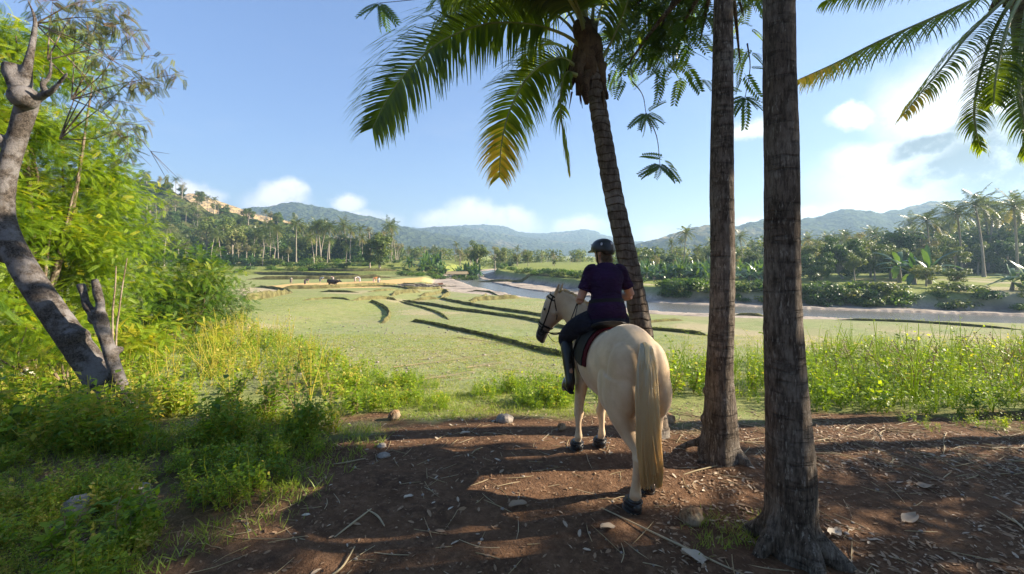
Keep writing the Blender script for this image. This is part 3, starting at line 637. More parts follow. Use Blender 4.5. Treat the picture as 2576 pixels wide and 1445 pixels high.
# middle distance towards the river bend
for q in range(46):
    px = gV.uniform(1000, 1480); Y = gV.uniform(112, 170); x, y = spot(px, Y); kd = q % 6; pt = np.interp(px, [1000, 1100, 1230, 1350, 1480], [612, 618, 610, 628, 632]) + gV.uniform(0, 22)
    lib, nm, lb, gr = ((PALM_LIB, 'coconut_palm', 'distant coconut palm above the river bend trees', 'coconut palms beyond the river bend'), (ROUND, 'broadleaf_tree', 'distant green tree in the belt beyond the river bend', 'green trees beyond the river bend'), (AIRY, 'pale_leaved_tree', 'distant pale tree in the belt beyond the river bend', 'pale trees beyond the river bend'))[(0, 1, 2, 1, 0, 2)[kd]]
    plant_from(lib[q % len(lib)], nm, lb, 'palm' if kd in (0, 4) else 'tree', x, y, tall_to(px, Y, pt), 12.0 if kd in (0, 4) else 10.0, gr, gV.uniform(0, 6))
x, y = spot(1200, 104); plant_from(ROUND[1], 'broadleaf_tree', 'pale spreading tree standing tallest beside the river bend', 'tree', x, y, tall_to(1200, 104, 600), 10.0, None, 2.0)
# right bank: palms, bananas, trees over the far plain
for q in range(60):
    px = gV.uniform(1560, 2700); Y = gV.uniform(74, 120) if px > 1950 else gV.uniform(84, 130); x, y = spot(px, Y)
    pt = np.interp(px, [1560, 1720, 1850, 2050, 2200, 2300, 2450, 2700], [625, 600, 608, 590, 575, 545, 505, 490]) + gV.uniform(0, 45)
    plant_from(PALM_LIB[q % 5], 'coconut_palm', 'hazy backlit coconut palm on the plain across the river', 'palm', x, y, tall_to(px, Y, pt) * .92, 12.0, 'coconut palms across the river', gV.uniform(0, 6))
for q, (px, pt, Y) in enumerate([(2475, 500, 62), (2560, 508, 60), (2420, 530, 66), (2340, 545, 68), (1720, 580, 88), (1870, 590, 78), (2530, 540, 72)]):
    x, y = spot(px, Y); plant_from(PALM_LIB[q % 5], 'coconut_palm', 'tall hazy coconut palm across the river, %s of the foremost ones from the left' % ORD[[4, 6, 3, 2, 0, 1, 5][q]], 'palm', x, y, tall_to(px, Y, pt) * .93, 12.0, 'foremost palms across the river', gV.uniform(0, 6))
for q, (px, pt, Y, kd) in enumerate([(2120, 575, 60, 'D'), (2080, 600, 64, 'R'), (2260, 556, 66, 'D'), (2190, 590, 62, 'R'), (2320, 575, 64, 'A'), (2040, 605, 60, 'R'), (2240, 600, 58, 'R'), (2380, 580, 70, 'R'), (2160, 580, 76, 'A'), (2500, 560, 76, 'R'), (2420, 590, 74, 'D'), (2330, 610, 60, 'R'), (2600, 560, 70, 'D'), (2020, 600, 72, 'A'), (1650, 640, 80, 'A'), (1700, 645, 76, 'A'), (1760, 635, 82, 'R'), (1600, 645, 86, 'R'), (1880, 620, 74, 'R'), (1850, 640, 70, 'A'), (2060, 620, 56, 'D'), (2200, 615, 57, 'R'), (2150, 630, 54, 'R'), (2290, 630, 56, 'D'), (2350, 600, 66, 'D'), (2460, 600, 68, 'R'), (2400, 610, 62, 'R'), (2540, 590, 66, 'D'), (1680, 630, 92, 'D'), (1800, 620, 90, 'D'), (1900, 625, 86, 'D')]):
    lib = {'R': ROUND, 'A': AIRY, 'D': DENSE}[kd]; nm = {'R': 'broadleaf_tree', 'A': 'pale_leaved_tree', 'D': 'dense_tree'}[kd]
    lb = {'R': 'hazy broadleaf tree on the plain across the river', 'A': 'pale hazy tree on the plain across the river', 'D': 'dense dark tree standing across the river'}[kd]
    if q == 0: lb = 'large round dark green tree across the river, just right of the thick trunk'
    x, y = spot(px, Y); plant_from(lib[q % len(lib)], nm, lb, 'tree', x, y, tall_to(px, Y, pt), 10.0, None if q == 0 else lb.replace(' tree', ' trees').replace('standing ', ''), gV.uniform(0, 6))
def bananas(lst, label, group):
    for q, (px, Y, h) in enumerate(lst):
        x, y = spot(px, Y); plant_from(BANANA[q % 4], 'banana_plant', label, 'banana plant', x, y, h, 3.2, group, gV.uniform(0, 6), ('stem', 'leaves'))
bananas([(gV.uniform(1580, 2040), gV.uniform(60, 78), gV.uniform(2.3, 3.7)) for _ in range(70)], 'glossy banana plant in the thicket across the river', 'banana plants across the river')
bananas([(gV.uniform(1020, 1200), gV.uniform(92, 102), gV.uniform(3.2, 4.8)) for _ in range(20)], 'banana plant in the clump at the far field edge', 'banana plants at the far field edge')
bananas([(gV.uniform(520, 640), gV.uniform(106, 110), gV.uniform(2.6, 3.6)) for _ in range(9)], 'banana plant at the foot of the left grove', 'banana plants below the left grove')
bananas([(2300, 50, 5.2)], 'big banana plant with shiny leaves by the dark round tree', None); bananas([(2545, 41, 3.6)], 'low banana plant alone on the far right bank', None)
# small trees on the far bank
for px, Y, h, lb in ((2410, 45, 2.6, 'small flat topped tree alone on the far river bank'), (2330, 47, 3.0, 'short leafy tree beside the big banana plant')):
    x, y = spot(px, Y); plant_from(ROUND[0], 'small_tree', lb, 'tree', x, y, h, 10.0, None, 1.0, sq=1.4)
# shrubs: below the grove, on the banks
def shrub_mesh(seed, mat='far_leaf', per=420, leaf=.16):
    g = np.random.default_rng(seed); mb = MB(); clump_crown(mb, [(g.normal(0, .35), g.normal(0, .35), .35 + .3 * g.random(), g.uniform(.28, .48)) for _ in range(8)], per, leaf, seed); return mb.mesh('shrub', M[mat])
SHRUB = [shrub_mesh(500 + q, ('far_leaf', 'bush', 'far_dark')[q % 3]) for q in range(6)]
def shrubs(lst, label, group):
    for q, (x, y, s_) in enumerate(lst):
        o = bpy.data.objects.new('shrub', SHRUB[q % 6]); C.objects.link(o); o.location = (x, y, float(zg(x, y, False)) - .1); o.scale = (s_ * 1.2, s_ * 1.2, s_); o.rotation_euler.z = gV.uniform(0, 6); tag(o, label, 'shrub', group)
shrubs([(*spot(gV.uniform(600, 1010), gV.choice([93, 99, 106, 109, 110]) + gV.normal(0, .8)), gV.uniform(.7, 1.9)) for _ in range(56)], 'low shrub on the grassy terraces below the palm grove', 'shrubs on the terraces')
def bankspots(n, t0, t1, off, seed):
    g = np.random.default_rng(seed); r_ = []
    for _ in range(n):
        q = g.uniform(t0, t1) * (len(_rc) - 1); i = int(q); c = _rc[i] + (_rc[min(i + 1, len(_rc) - 1)] - _rc[i]) * (q - i); T = unit(_rc[min(i + 1, len(_rc) - 1), :2] - _rc[i, :2]); o = c[3] + g.uniform(*off)
        r_.append((c[0] + T[1] * o, c[1] - T[0] * o, g.uniform(.6, 1.6)))
    return r_
shrubs(bankspots(96, .02, .32, (.5, 3.4), 3), 'scrubby bush along the far river bank', 'bushes on the far river bank')
shrubs(bankspots(64, .02, .32, (-.3, 1.3), 8), 'low bush hanging over the cut river bank', 'bushes over the cut bank')
shrubs(bankspots(44, .40, .85, (1.0, 6), 4), 'green bush at the river bend', 'bushes at the river bend')
shrubs([(*spot(gV.uniform(1010, 1190), gV.uniform(84, 96)), gV.uniform(.6, 1.4)) for _ in range(30)], 'dark bush at the foot of the far field edge', 'bushes at the far field edge')
# thick far-off wood that closes the gaps behind the trees one can tell apart
def wood(x0, x1, y0, y1, tops, n, seed, mat):
    g = np.random.default_rng(seed); bl = []
    for _ in range(n):
        px = g.uniform(x0, x1); Y = g.uniform(y0, y1); x, y = spot(px, Y); pt = np.interp(px, *tops) + g.uniform(0, 40); zt = CH + (HY - pt) / F * Y; zb = float(zg(x, y, False)); r = g.uniform(1.6, 2.8)
        bl += [(x, y, zz, r) for zz in np.arange(zb + 1, zt, 2.6)]
    mb = MB(); clump_crown(mb, bl, 16, .85, seed); tag(mb.build('far_wood', M[mat]), kind='stuff')
wood(330, 1010, 140, 165, ([330, 600, 1010], [545, 575, 612]), 190, 1, 'far_leaf')
wood(430, 1000, 126, 140, ([430, 700, 1000], [600, 604, 628]), 120, 6, 'far_dark')  # dark leaf colour stands in for the shaded gaps under the palms
wood(430, 1000, 110, 118, ([430, 1000], [640, 648]), 70, 7, 'far_leaf')
wood(1000, 1500, 150, 200, ([1000, 1500], [624, 630]), 150, 2, 'far_leaf')
wood(2030, 2800, 74, 92, ([2030, 2300, 2800], [620, 590, 560]), 190, 4, 'far_dark')
wood(1560, 1960, 88, 104, ([1540, 1960], [640, 636]), 110, 5, 'far_leaf')
wood(1540, 2750, 100, 140, ([1540, 1800, 2100, 2400, 2750], [628, 612, 596, 560, 530]), 330, 3, 'far_leaf')
# forest on the near left hill
hg = np.random.default_rng(9)
hill_o = [o for o in C.objects if o.name == 'forest_hill'][0]
_hv = np.empty(len(hill_o.data.vertices) * 3); hill_o.data.vertices.foreach_get('co', _hv); _hv = _hv.reshape(-1, 3)
_sel = _hv[(_hv[:, 2] > 2) & (_hv[:, 1] < 200) & (_hv[:, 0] > -190) & (_hv[:, 0] < -70)]
for q in range(95):
    p = _sel[hg.integers(len(_sel))]; lib = (ROUND, AIRY, DENSE, THIN, PALM_LIB)[q % 5]
    plant_from(lib[q % len(lib)], ('broadleaf_tree', 'pale_leaved_tree', 'dense_tree', 'slender_tree', 'coconut_palm')[q % 5], ('green broadleaf tree', 'pale leaved tree', 'dense dark tree', 'slender tree', 'coconut palm')[q % 5] + ' on the wooded hillside above the left grove', 'palm' if q % 5 == 4 else 'tree', p[0], p[1], hg.uniform(5, 9), 10.0 if q % 5 < 4 else 12.0, ('broadleaf trees', 'pale trees', 'dense trees', 'slender trees', 'palms')[q % 5] + ' on the wooded hillside', hg.uniform(0, 6), z=p[2] - .4)
# ------------------------------------------------------------------ near trees
def A3(px, py, Y): return np.array([(px - CX) / F * Y, Y, CH - (py - HY) / F * Y])
def trunk_line(pts, Y): return np.array([A3(px, py, (Y(py) if callable(Y) else Y)) for px, py in pts])

# two straight rough trunks beside the horse; their crowns are above the picture
def big_trunk(name, label, base, pts, Y, rad, seed, roots):
    o = empty(name, base); mb = MB(); p = trunk_line(pts, Y) - np.array(base)
    p = np.vstack([p[0] + [0, 0, -.12], p]); rad = [rad[0] * 1.15] + list(rad)
    K = (len(p) - 1) * 12 + 1; la = np.interp(np.linspace(0, 1, K), np.linspace(0, 1, len(p)), [.13, .11, .08, .05] + [.012] * (len(p) - 4))
    tube(mb, p, rad, 44, 12, wob=.035, seed=seed, lobes=3, lobe_amp=la)
    g = np.random.default_rng(seed)
    for a, L, r in roots:
        d = np.array([cos(a), sin(a), 0]); r0 = rad[0] * .75
        tube(mb, [d * r0 * .45 + [0, 0, .34], d * r0 * .95 + [0, 0, .14], d * (r0 + L * .45) + [0, 0, .03], d * (r0 + L) + [0, 0, -.08]], [r * .65, r, r * .85, r * .4], 12, 6, wob=.10, seed=seed + int(a * 10))
    for q in range(16):     # knots and scars on the bark
        i = g.integers(1, len(p) - 1); t = g.random(); c = p[i] * (1 - t) + p[i + 1 if i + 1 < len(p) else i] * t; rr = rad[i] * (1 - t) + rad[min(i + 1, len(rad) - 1)] * t; a = g.uniform(0, 2 * pi)
        ball(mb, c + np.array([cos(a), sin(a), 0]) * rr * .90, np.array([1, 1, 1.3]) * rr * g.uniform(.14, .30), n=8)
    me = fuse('trunk', mb, M['bark_dark'], .018, 3, o)
    tag(o, label, 'tree'); return o, p
tB, pB = big_trunk('straight_tree', 'slimmer dark tree trunk right behind the horse with hanging feathery leaves', tuple(gp(1808, 1150) - [0, 0, 0]), [(1808, 1150), (1810, 1040), (1808, 940), (1814, 800), (1817, 640), (1815, 460), (1818, 200), (1820, 0), (1822, -200), (1826, -420)], 4.02, [.185, .150, .128, .118, .114, .112, .100, .09, .085, .08], 3, [(3.6, .2, .045), (4.5, .10, .055), (5.4, .24, .05), (2.4, .3, .04)])
tC, pC = big_trunk('straight_tree', 'thickest rough tree trunk standing right of the horse with flared roots', tuple(gp(1985, 1395)), [(1985, 1395), (1990, 1290), (1990, 1180), (1982, 1050), (1968, 800), (1966, 600), (1966, 400), (1962, 200), (1960, 0), (1955, -300), (1950, -700), (1945, -1100)], 2.66, [.165, .152, .145, .130, .110, .104, .103, .099, .094, .09, .08, .07], 8, [(3.3, .16, .05), (4.9, .14, .06), (5.9, .26, .075), (.5, .2, .05), (2.2, .2, .05)])

SPR = pinnate(9, 1.0, .30, .125, .22, 62); SPF = pinnate(15, 1.0, .23, .058, .26, 66); SPD = pinnate(10, 1.0, .25, .078, .26, 64)
def sprays(mb, blobs, n, size, seed, tint, tpl=SPF, flat=.8, droop=.35, out=.6, lean=0.0):
    """feather leaves fanning out from uneven clumps"""
    g = np.random.default_rng(seed)
    for b in blobs:
        m = max(3, int(n * b[3] ** 2)); d = unit(g.normal(0, 1, (m, 3)) * [1, 1, flat]); r = b[3] * g.random(m) ** .5
        pos = np.array(b[:3]) + d * r[:, None] * [1, 1, flat]; X = unit(d * out + g.normal(0, .45, (m, 3)) * [1, 1, .5] - [0, 0, droop]); up = unit(np.array([0, -lean, 1.0]) + g.normal(0, .45, (m, 3)) + d * .35)
        tb = b[4] if len(b) > 4 else 0
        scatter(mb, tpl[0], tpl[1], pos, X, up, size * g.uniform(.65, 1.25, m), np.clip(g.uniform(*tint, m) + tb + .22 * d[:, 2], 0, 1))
# crown of the slimmer trunk: limbs and hanging feather leaves
rB = np.array(gp(1808, 1150)); mbL = MB(); mbW = MB(); gq = np.random.default_rng(31)
bl = [(1600, 40, 5.6, .40), (1660, 20, 5.2, .45), (1700, 90, 5.4, .42), (1640, 120, 5.6, .36), (1580, 140, 5.8, .30), (1740, 40, 5.0, .42), (1760, -20, 5.0, .5), (1590, 205, 5.6, .16), (1690, 165, 5.3, .26), (1560, 190, 5.7, .18), (1720, 190, 5.3, .15),
      (1870, 40, 5.2, .26), (1880, 110, 5.2, .20), (1862, 160, 5.2, .18), (1884, 180, 5.1, .12), (1760, 110, 5.3, .26), (1770, 200, 5.3, .13), (1640, -60, 5.4, .6), (1760, -100, 5.2, .7), (1880, -70, 5.2, .5), (1900, -20, 5.2, .2), (1560, -40, 5.8, .4), (1530, 60, 5.9, .25), (1560, 95, 5.8, .3), (1610, 95, 5.6, .3), (1670, 70, 5.2, .4),
      (1875, 243, 5.1, .13), (1625, 285, 5.3, .13), (1660, 413, 5.2, .15), (955, 8, 5.2, .10)]
B3 = [(*A3(a, b, c), r) for a, b, c, r in bl]
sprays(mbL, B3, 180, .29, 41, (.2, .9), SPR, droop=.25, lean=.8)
for q in (26, 27, 28, 29):
    m_ = 9; c = np.array(B3[q][:3]); a = np.linspace(0, 2 * pi, m_, endpoint=False) + gq.normal(0, .25, m_); X = unit(np.column_stack([np.cos(a), np.sin(a) * .7, -.45 + gq.normal(0, .25, m_)]))
    scatter(mbL, SPR[0], SPR[1], np.repeat(c[None], m_, 0), X, np.array([0, -.9, .7]) + .2 * X, (.26 if q != 29 else .3) * gq.uniform(.8, 1.1, m_), gq.uniform(.1, .5, m_))
topB = rB + pB[-1]; forkB = rB + pB[-3]
for q in (0, 1, 2, 3, 5, 9, 11, 13, 15, 22, 18, 19):
    e = np.array(B3[q][:3]); tube(mbW, [forkB + [0, 0, .35 + .1 * (q % 4)], (forkB + e) / 2 + [0, 0, .35 + gq.normal(0, .1)], e], [.045, .028, .008], 7, 4)
for a_, b_ in ((23, 7), (7, 27), (27, 28), (12, 26), (21, 29)):
    p0, p1 = np.array(B3[a_][:3]), np.array(B3[b_][:3]); tube(mbW, [p0, (p0 + p1) / 2 + [.05, 0, .03], p1], [.010, .006, .004], 5, 4)
def rebase(mb, o):
    mb.v = [v - np.array(o.location) for v in mb.v]
rebase(mbW, tB); rebase(mbL, tB); mbW.build('limbs', M['bark_dark'], tB); mbL.build('crown', M['pinnate'], tB)
# crown of the thick trunk, high above the picture
mbL = MB(); g = np.random.default_rng(5); topC = np.array(gp(1985, 1395)) + pC[-1]
sprays(mbL, [(*(topC + [g.normal(0, .9), g.normal(0, .9), g.uniform(-.4, 1.6)]), g.uniform(.6, 1.0)) for _ in range(9)], 45, .5, 6, (.2, .8), SPR); rebase(mbL, tC); mbL.build('crown', M['pinnate'], tC)

# leaning coconut palm behind the rider
def palm_bark():
    m, k, out = new_mat('palm_bark'); P = k.obj(); s = k.new('ShaderNodeSeparateXYZ'); k.l.new(P, s.inputs[0])
    wv = k.math('ADD', k.math('MULTIPLY', s.outputs[2], 10.5), k.math('MULTIPLY', k.noise(P, 3, 3, .6), 1.6)); fr = k.math('FRACT', wv); ring = k.ramp(fr, .0, .22)
    n = k.noise(k.scale(P, 12, 12, 3), 2.0, 5, .7); big = k.noise(P, 2.5, 4, .6)
    col = k.mix(k.ramp(n, .3, .7), (0.055, 0.040, 0.030), (0.17, 0.135, 0.105)); col = k.mix(k.ramp(big, .5, .65), col, (0.21, 0.185, 0.16)); col = k.mix(k.math('MULTIPLY', k.math('SUBTRACT', 1.0, ring), .6), col, (0.035, 0.025, 0.02))
    principled(k, out, col, .9, k.bump(k.math('ADD', k.math('MULTIPLY', ring, .8), n), .8, .03), .15); return m
M['palm_bark'] = palm_bark(); M['rib'] = plain('leaf_rib', (0.20, 0.21, 0.055), .5, .4, .3, 5); M['fibre'] = bark_mat('palm_fibre', (0.03, 0.018, 0.010), (0.085, 0.05, 0.028), (0.12, 0.08, 0.045), (30, 30, 3), .6)
pb = gp(1648, 1092); oA = empty('leaning_palm', tuple(pb)); gA = np.random.default_rng(12)
tp = np.array([A3(*q) for q in ((1648, 1092, pb[1]), (1632, 960, 4.9), (1610, 810, 4.95), (1580, 660, 5.0), (1545, 500, 5.05), (1518, 350, 5.1), (1500, 235, 5.15), (1490, 150, 5.2), (1484, 60, 5.2))])
mb = MB(); tr_ = crom(np.column_stack([np.vstack([tp[0] - [0, 0, .1], tp]) - pb, [.21, .17, .14, .13, .125, .12, .116, .112, .11, .095]]), 14)
rr = tr_[:, 3] * (1 + .035 * np.sin(np.arange(len(tr_)) * 2.1) + .012 * gA.normal(0, 1, len(tr_))); tube(mb, tr_[:, :3], rr, 22, 1, wob=.015, seed=3); mb.build('trunk', M['palm_bark'], oA)
# dark fibre and dead leaf bases round the crown shaft
mb = MB()
for px, py, qx, qy, r, Y in ((1490, 215, 1470, 60, .16, 5.15), (1455, 240, 1475, 130, .07, 5.05), (1435, 225, 1470, 110, .055, 5.1), (1415, 205, 1462, 95, .06, 5.15), (1520, 215, 1500, 100, .08, 5.1), (1400, 280, 1440, 170, .03, 5.0), (1528, 250, 1518, 160, .05, 5.1), (1475, 262, 1480, 180, .07, 5.0)):
    a, b = A3(px, py, Y), A3(qx, qy, Y + .06); tube(mb, [a - pb, (a + b) / 2 - pb + gA.normal(0, .03, 3), b - pb], [r * .35, r, r * .8], 9, 5, wob=.2, seed=px)
for q in range(26): a = A3(gA.uniform(1405, 1535), gA.uniform(180, 235), gA.uniform(5.0, 5.2)) - pb; tube(mb, [a, a + [gA.normal(0, .03), 0, -gA.uniform(.08, .25)]], [.014, .003], 4)
mb.build('fibre_sheath', M['fibre'], oA)
FR = [  # rib points (picture x, y, distance), n, leaflet length, droop, tint, tip tint, vee
    ([(1474, 130, 5.15), (1420, 88, 5.1), (1330, 62, 5.0), (1220, 62, 4.85), (1110, 105, 4.7), (1030, 175, 4.55), (975, 250, 4.45), (938, 322, 4.4)], 160, .92, .50, .36, .55, .25),
    ([(1468, 190, 5.1), (1420, 148, 5.0), (1370, 160, 4.9), (1320, 205, 4.8), (1282, 280, 4.7), (1262, 360, 4.62), (1256, 445, 4.58)], 125, .64, .50, .55, 1.0, .20),
    ([(1450, 190, 5.0), (1425, 185, 4.9), (1412, 230, 4.85), (1412, 300, 4.85), (1424, 370, 4.85), (1432, 430, 4.85)], 50, .34, 1.3, .30, .85, .1),
    ([(1470, 120, 5.25), (1430, 30, 5.3), (1360, -45, 5.2), (1270, -70, 5.0), (1180, -50, 4.85), (1110, 10, 4.7)], 100, .74, .75, .35, .6, .25),
    ([(1462, 150, 5.3), (1420, 120, 5.5), (1375, 110, 5.8), (1330, 130, 6.0), (1305, 190, 6.2)], 50, .5, .8, .55, .7, .2),
    ([(1478, 110, 5.1), (1440, -20, 4.9), (1390, -130, 4.6), (1320, -190, 4.2), (1230, -200, 3.9)], 80, .75, .7, .3, .5, .3),
    ([(1480, 100, 5.2), (1470, -40, 5.2), (1450, -190, 5.0), (1430, -300, 4.7), (1400, -370, 4.3)], 80, .75, .6, .3, .5, .3),
    ([(1486, 100, 5.15), (1500, -60, 5.1), (1520, -220, 5.1), (1570, -330, 5.1), (1650, -390, 5.1)], 80, .75, .6, .3, .5, .3),
    ([(1505, 165, 5.15), (1535, 110, 5.1), (1570, 30, 5.0), (1600, -60, 4.9), (1650, -160, 4.7), (1740, -220, 4.6)], 80, .7, .6, .3, .5, .3),
    ([(1488, 110, 5.3), (1520, 0, 5.8), (1560, -90, 6.4), (1620, -130, 7.0), (1680, -120, 7.6)], 80, .75, .7, .3, .5, .3),
    ([(1482, 110, 5.3), (1450, 10, 5.8), (1400, -50, 6.5), (1350, -60, 7.2), (1320, -20, 7.8)], 70, .75, .7, .45, .6, .3),
    ([(1472, 115, 5.25), (1410, 45, 5.4), (1320, 8, 5.5), (1230, 10, 5.55), (1150, 45, 5.6), (1085, 100, 5.6)], 110, .80, .8, .4, .6, .25),
    ([(1476, 100, 5.15), (1455, 20, 4.95), (1415, -50, 4.7), (1350, -90, 4.5), (1270, -80, 4.3)], 90, .75, .8, .4, .6, .25),
    ([(1474, 90, 5.3), (1440, 20, 5.6), (1390, -20, 6.0), (1330, -10, 6.4), (1280, 40, 6.7)], 80, .72, .8, .35, .6, .2),
    ([(1478, 60, 5.2), (1430, -60, 5.0), (1340, -110, 4.8), (1230, -95, 4.6), (1130, -40, 4.5)], 90, .85, .9, .35, .6, .2),
    ([(1470, 60, 5.1), (1410, -30, 4.7), (1330, -80, 4.3), (1240, -70, 3.95), (1150, -20, 3.7)], 90, .66, .85, .3, .5, .3)]
for q, (pp, n, L, dr, ti, tip, ve) in enumerate(FR):
    rb, lf = MB(), MB(); frond(lf, rb, np.array([A3(*p) for p in pp]) - pb, up=(0, -.85, .5) if q in (0, 1, 3) else (0, 0, 1), n=int(n * 1.25), L=L, wd=.042, droop=dr, start=.22 if q not in (1, 2) else .12, tint=ti, tip=tip, seed=60 + q, rr=.020 if q != 8 else .016, vee=ve, seg=4, gap=.05)
    lo = lf.build('frond', M['frond'], oA); rb.build('rib', M['rib'], lo)
tag(oA, 'coconut palm with ringed leaning trunk rising behind the rider', 'palm')

# palm at the right whose crown hangs into the top corner
pr_ = np.array([7.75, 5.6, 0.0]); pr_[2] = float(zg(pr_[0], pr_[1])); oR = empty('overhanging_palm', tuple(pr_)); hub = A3(2570, -60, 5.5)
mb = MB(); tube(mb, [[0, 0, -.1], [.05, 0, 1.5], [-.1, 0, 3.2], [-.35, 0, 4.6], list(hub - pr_)], [.24, .17, .155, .14, .12], 18, 10, wob=.02, seed=4); mb.build('trunk', M['palm_bark'], oR)
mb = MB()
for q in range(9): a = hub - pr_ + gA.normal(0, .09, 3); tube(mb, [a, a + [gA.normal(0, .06), gA.normal(0, .05), -.3]], [.10, .03], 8, 3, wob=.2, seed=q)
mb.build('fibre_sheath', M['fibre'], oR)
FRR = [([(2560, -50, 5.5), (2460, -5, 5.4), (2340, 48, 5.3), (2210, 105, 5.2), (2100, 160, 5.1), (2010, 200, 5.05)], 80, .58, .95, .25, .95, -.1),
       ([(2562, -30, 5.5), (2500, 25, 5.3), (2430, 95, 5.2), (2375, 165, 5.1), (2320, 230, 5.05), (2272, 290, 5.0)], 66, .42, .9, .30, .9, -.05),
       ([(2560, -20, 5.5), (2510, 60, 5.2), (2475, 150, 5.1), (2452, 260, 5.05), (2455, 330, 5.0), (2470, 378, 5.0)], 60, .36, .9, .15, .4, .1),
       ([(2575, -20, 5.4), (2545, 40, 5.0), (2520, 120, 4.8), (2505, 200, 4.7), (2500, 260, 4.65)], 80, .50, .7, .12, .2, .15),
       ([(2590, -10, 5.5), (2570, 110, 5.2), (2565, 220, 5.1), (2580, 330, 5.0), (2600, 400, 5.0)], 70, .42, .8, .18, .5, .15),
       ([(2540, -90, 5.5), (2430, -95, 5.4), (2300, -70, 5.3), (2180, -40, 5.2), (2080, 0, 5.1)], 80, .52, .95, .4, .7, 0.0),
       ([(2580, -120, 5.6), (2560, -260, 5.7), (2500, -380, 5.8), (2400, -440, 6.0)], 70, .7, .6, .3, .5, .3), ([(2600, -80, 5.5), (2720, -100, 5.4), (2840, -40, 5.3), (2940, 80, 5.2)], 70, .7, .7, .3, .5, .3),
       ([(2590, -100, 5.7), (2600, -200, 6.4), (2560, -180, 7.2), (2520, -80, 7.9)], 70, .7, .7, .3, .5, .3), ([(2600, -60, 5.6), (2680, 0, 5.9), (2740, 120, 6.2), (2760, 260, 6.4)], 70, .6, .7, .3, .5, .3)]
for q, (pp, n, L, dr, ti, tip, ve) in enumerate(FRR):
    rb, lf = MB(), MB(); frond(lf, rb, np.array([A3(*p) for p in pp]) - pr_, n=int(n * 1.2), L=L, wd=.038, droop=dr, start=.14, tint=ti, tip=tip, seed=90 + q, vee=ve, seg=4, gap=.05)
    lo = lf.build('frond', M['frond'], oR); rb.build('rib', M['rib'], lo)
tag(oR, 'coconut palm whose backlit fronds hang into the upper right corner', 'palm')

# grey slanting tree on the left with its cut stem
bD = gp(305, 1055); oD = empty('slanting_tree', tuple(bD)); YD = bD[1]
mb = MB(); P_ = lambda l: np.array([A3(a, b, YD + c) for a, b, c in l]) - bD
tube(mb, np.vstack([P_([(330, 1090, 0)]), P_([(295, 1040, 0), (255, 960, .02), (200, 880, .05), (140, 795, .05), (80, 705, .05), (35, 625, .05), (8, 545, .1), (12, 455, .1), (42, 350, .15), (68, 265, .15), (72, 225, .15)])]), [.26, .21, .175, .162, .152, .146, .132, .12, .112, .105, .115, .09], 26, 8, wob=.03, seed=5)
tube(mb, P_([(335, 1075, -.05), (310, 990, -.06), (285, 915, -.05), (265, 850, -.03), (255, 815, -.02), (250, 785, -.02)]), [.14, .085, .075, .074, .082, .066], 18, 8, wob=.04, seed=6)
tube(mb, P_([(252, 805, -.02), (222, 775, -.02), (212, 745, -.02), (203, 714, -.02)]), [.06, .052, .044, .05], 12, 6, wob=.06, seed=7)
tube(mb, P_([(250, 800, -.02), (252, 765, 0), (245, 735, 0), (238, 702, .02)]), [.06, .05, .052, .04], 12, 6, wob=.05, seed=8)
tube(mb, P_([(74, 262, .15), (48, 225, .12), (30, 190, .1), (30, 160, .1)]), [.11, .105, .09, .085], 12, 6, wob=.08, seed=9)
tube(mb, P_([(60, 260, .15), (62, 200, .15), (75, 140, .15), (85, 90, .2), (88, 48, .2), (70, 0, .2)]), [.10, .075, .045, .034, .024, .015], 12, 6, wob=.05, seed=10)
tube(mb, P_([(75, 255, .15), (110, 240, .1), (135, 225, .05), (170, 184, 0)]), [.07, .045, .034, .018], 12, 6, wob=.06, seed=11)
tube(mb, P_([(118, 236, .1), (108, 212, .15), (125, 190, .2), (130, 120, .2)]), [.045, .035, .025, .01], 8, 6, wob=.05, seed=12)
tube(mb, P_([(8, 360, .1), (-20, 340, 0), (-60, 330, -.1)]), [.09, .06, .05], 10, 6, wob=.06, seed=13)
for q, (a_, b_, r_) in enumerate(((300, 880, .05), (60, 245, .16), (245, 800, .10), (20, 640, .13), (190, 850, .15), (270, 960, .12))): ball(mb, P_([(a_, b_, .03)])[0], r_, n=10)
for a_, L in ((2.5, .25), (4.0, .25), (5.6, .2)):
    d = np.array([cos(a_), sin(a_), 0]); tube(mb, [d * .12 + [.05, 0, .35], d * .30 + [.1, 0, .1], d * (.35 + L) + [.1, 0, -.12]], [.10, .09, .04], 10, 6, wob=.1, seed=int(a_ * 9))
fuse('trunk', mb, M['bark_grey'], .02, 4, oD)
mb = MB(); mw = MB(); gD = np.random.default_rng(15)
wis = [(250, 35, 6.6, .26), (215, 12, 6.6, .26), (330, 85, 6.6, .20), (345, 70, 6.6, .14), (300, 110, 6.6, .16), (395, 150, 6.6, .18), (430, 190, 6.6, .16), (400, 215, 6.5, .14), (340, 195, 6.5, .2), (345, 215, 6.5, .2), (300, 255, 6.5, .2), (390, 240, 6.5, .12), (265, 205, 6.5, .2), (240, 90, 6.5, .2), (190, 60, 6.4, .3), (300, 15, 6.6, .2), (335, 300, 6.6, .18), (310, 330, 6.6, .2), (345, 350, 6.6, .14), (425, 435, 6.8, .10), (260, 150, 6.4, .25), (130, 20, 6.3, .3), (290, 60, 6.5, .2), (320, 385, 6.6, .15)]
W3 = [(*A3(a, b, c), r * 1.15) for a, b, c, r in wis]
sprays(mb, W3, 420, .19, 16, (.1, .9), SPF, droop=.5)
fks = [A3(*q) for q in ((150, 350, 6.4), (120, 150, 6.2), (180, 250, 6.4), (90, 60, 6.2))]
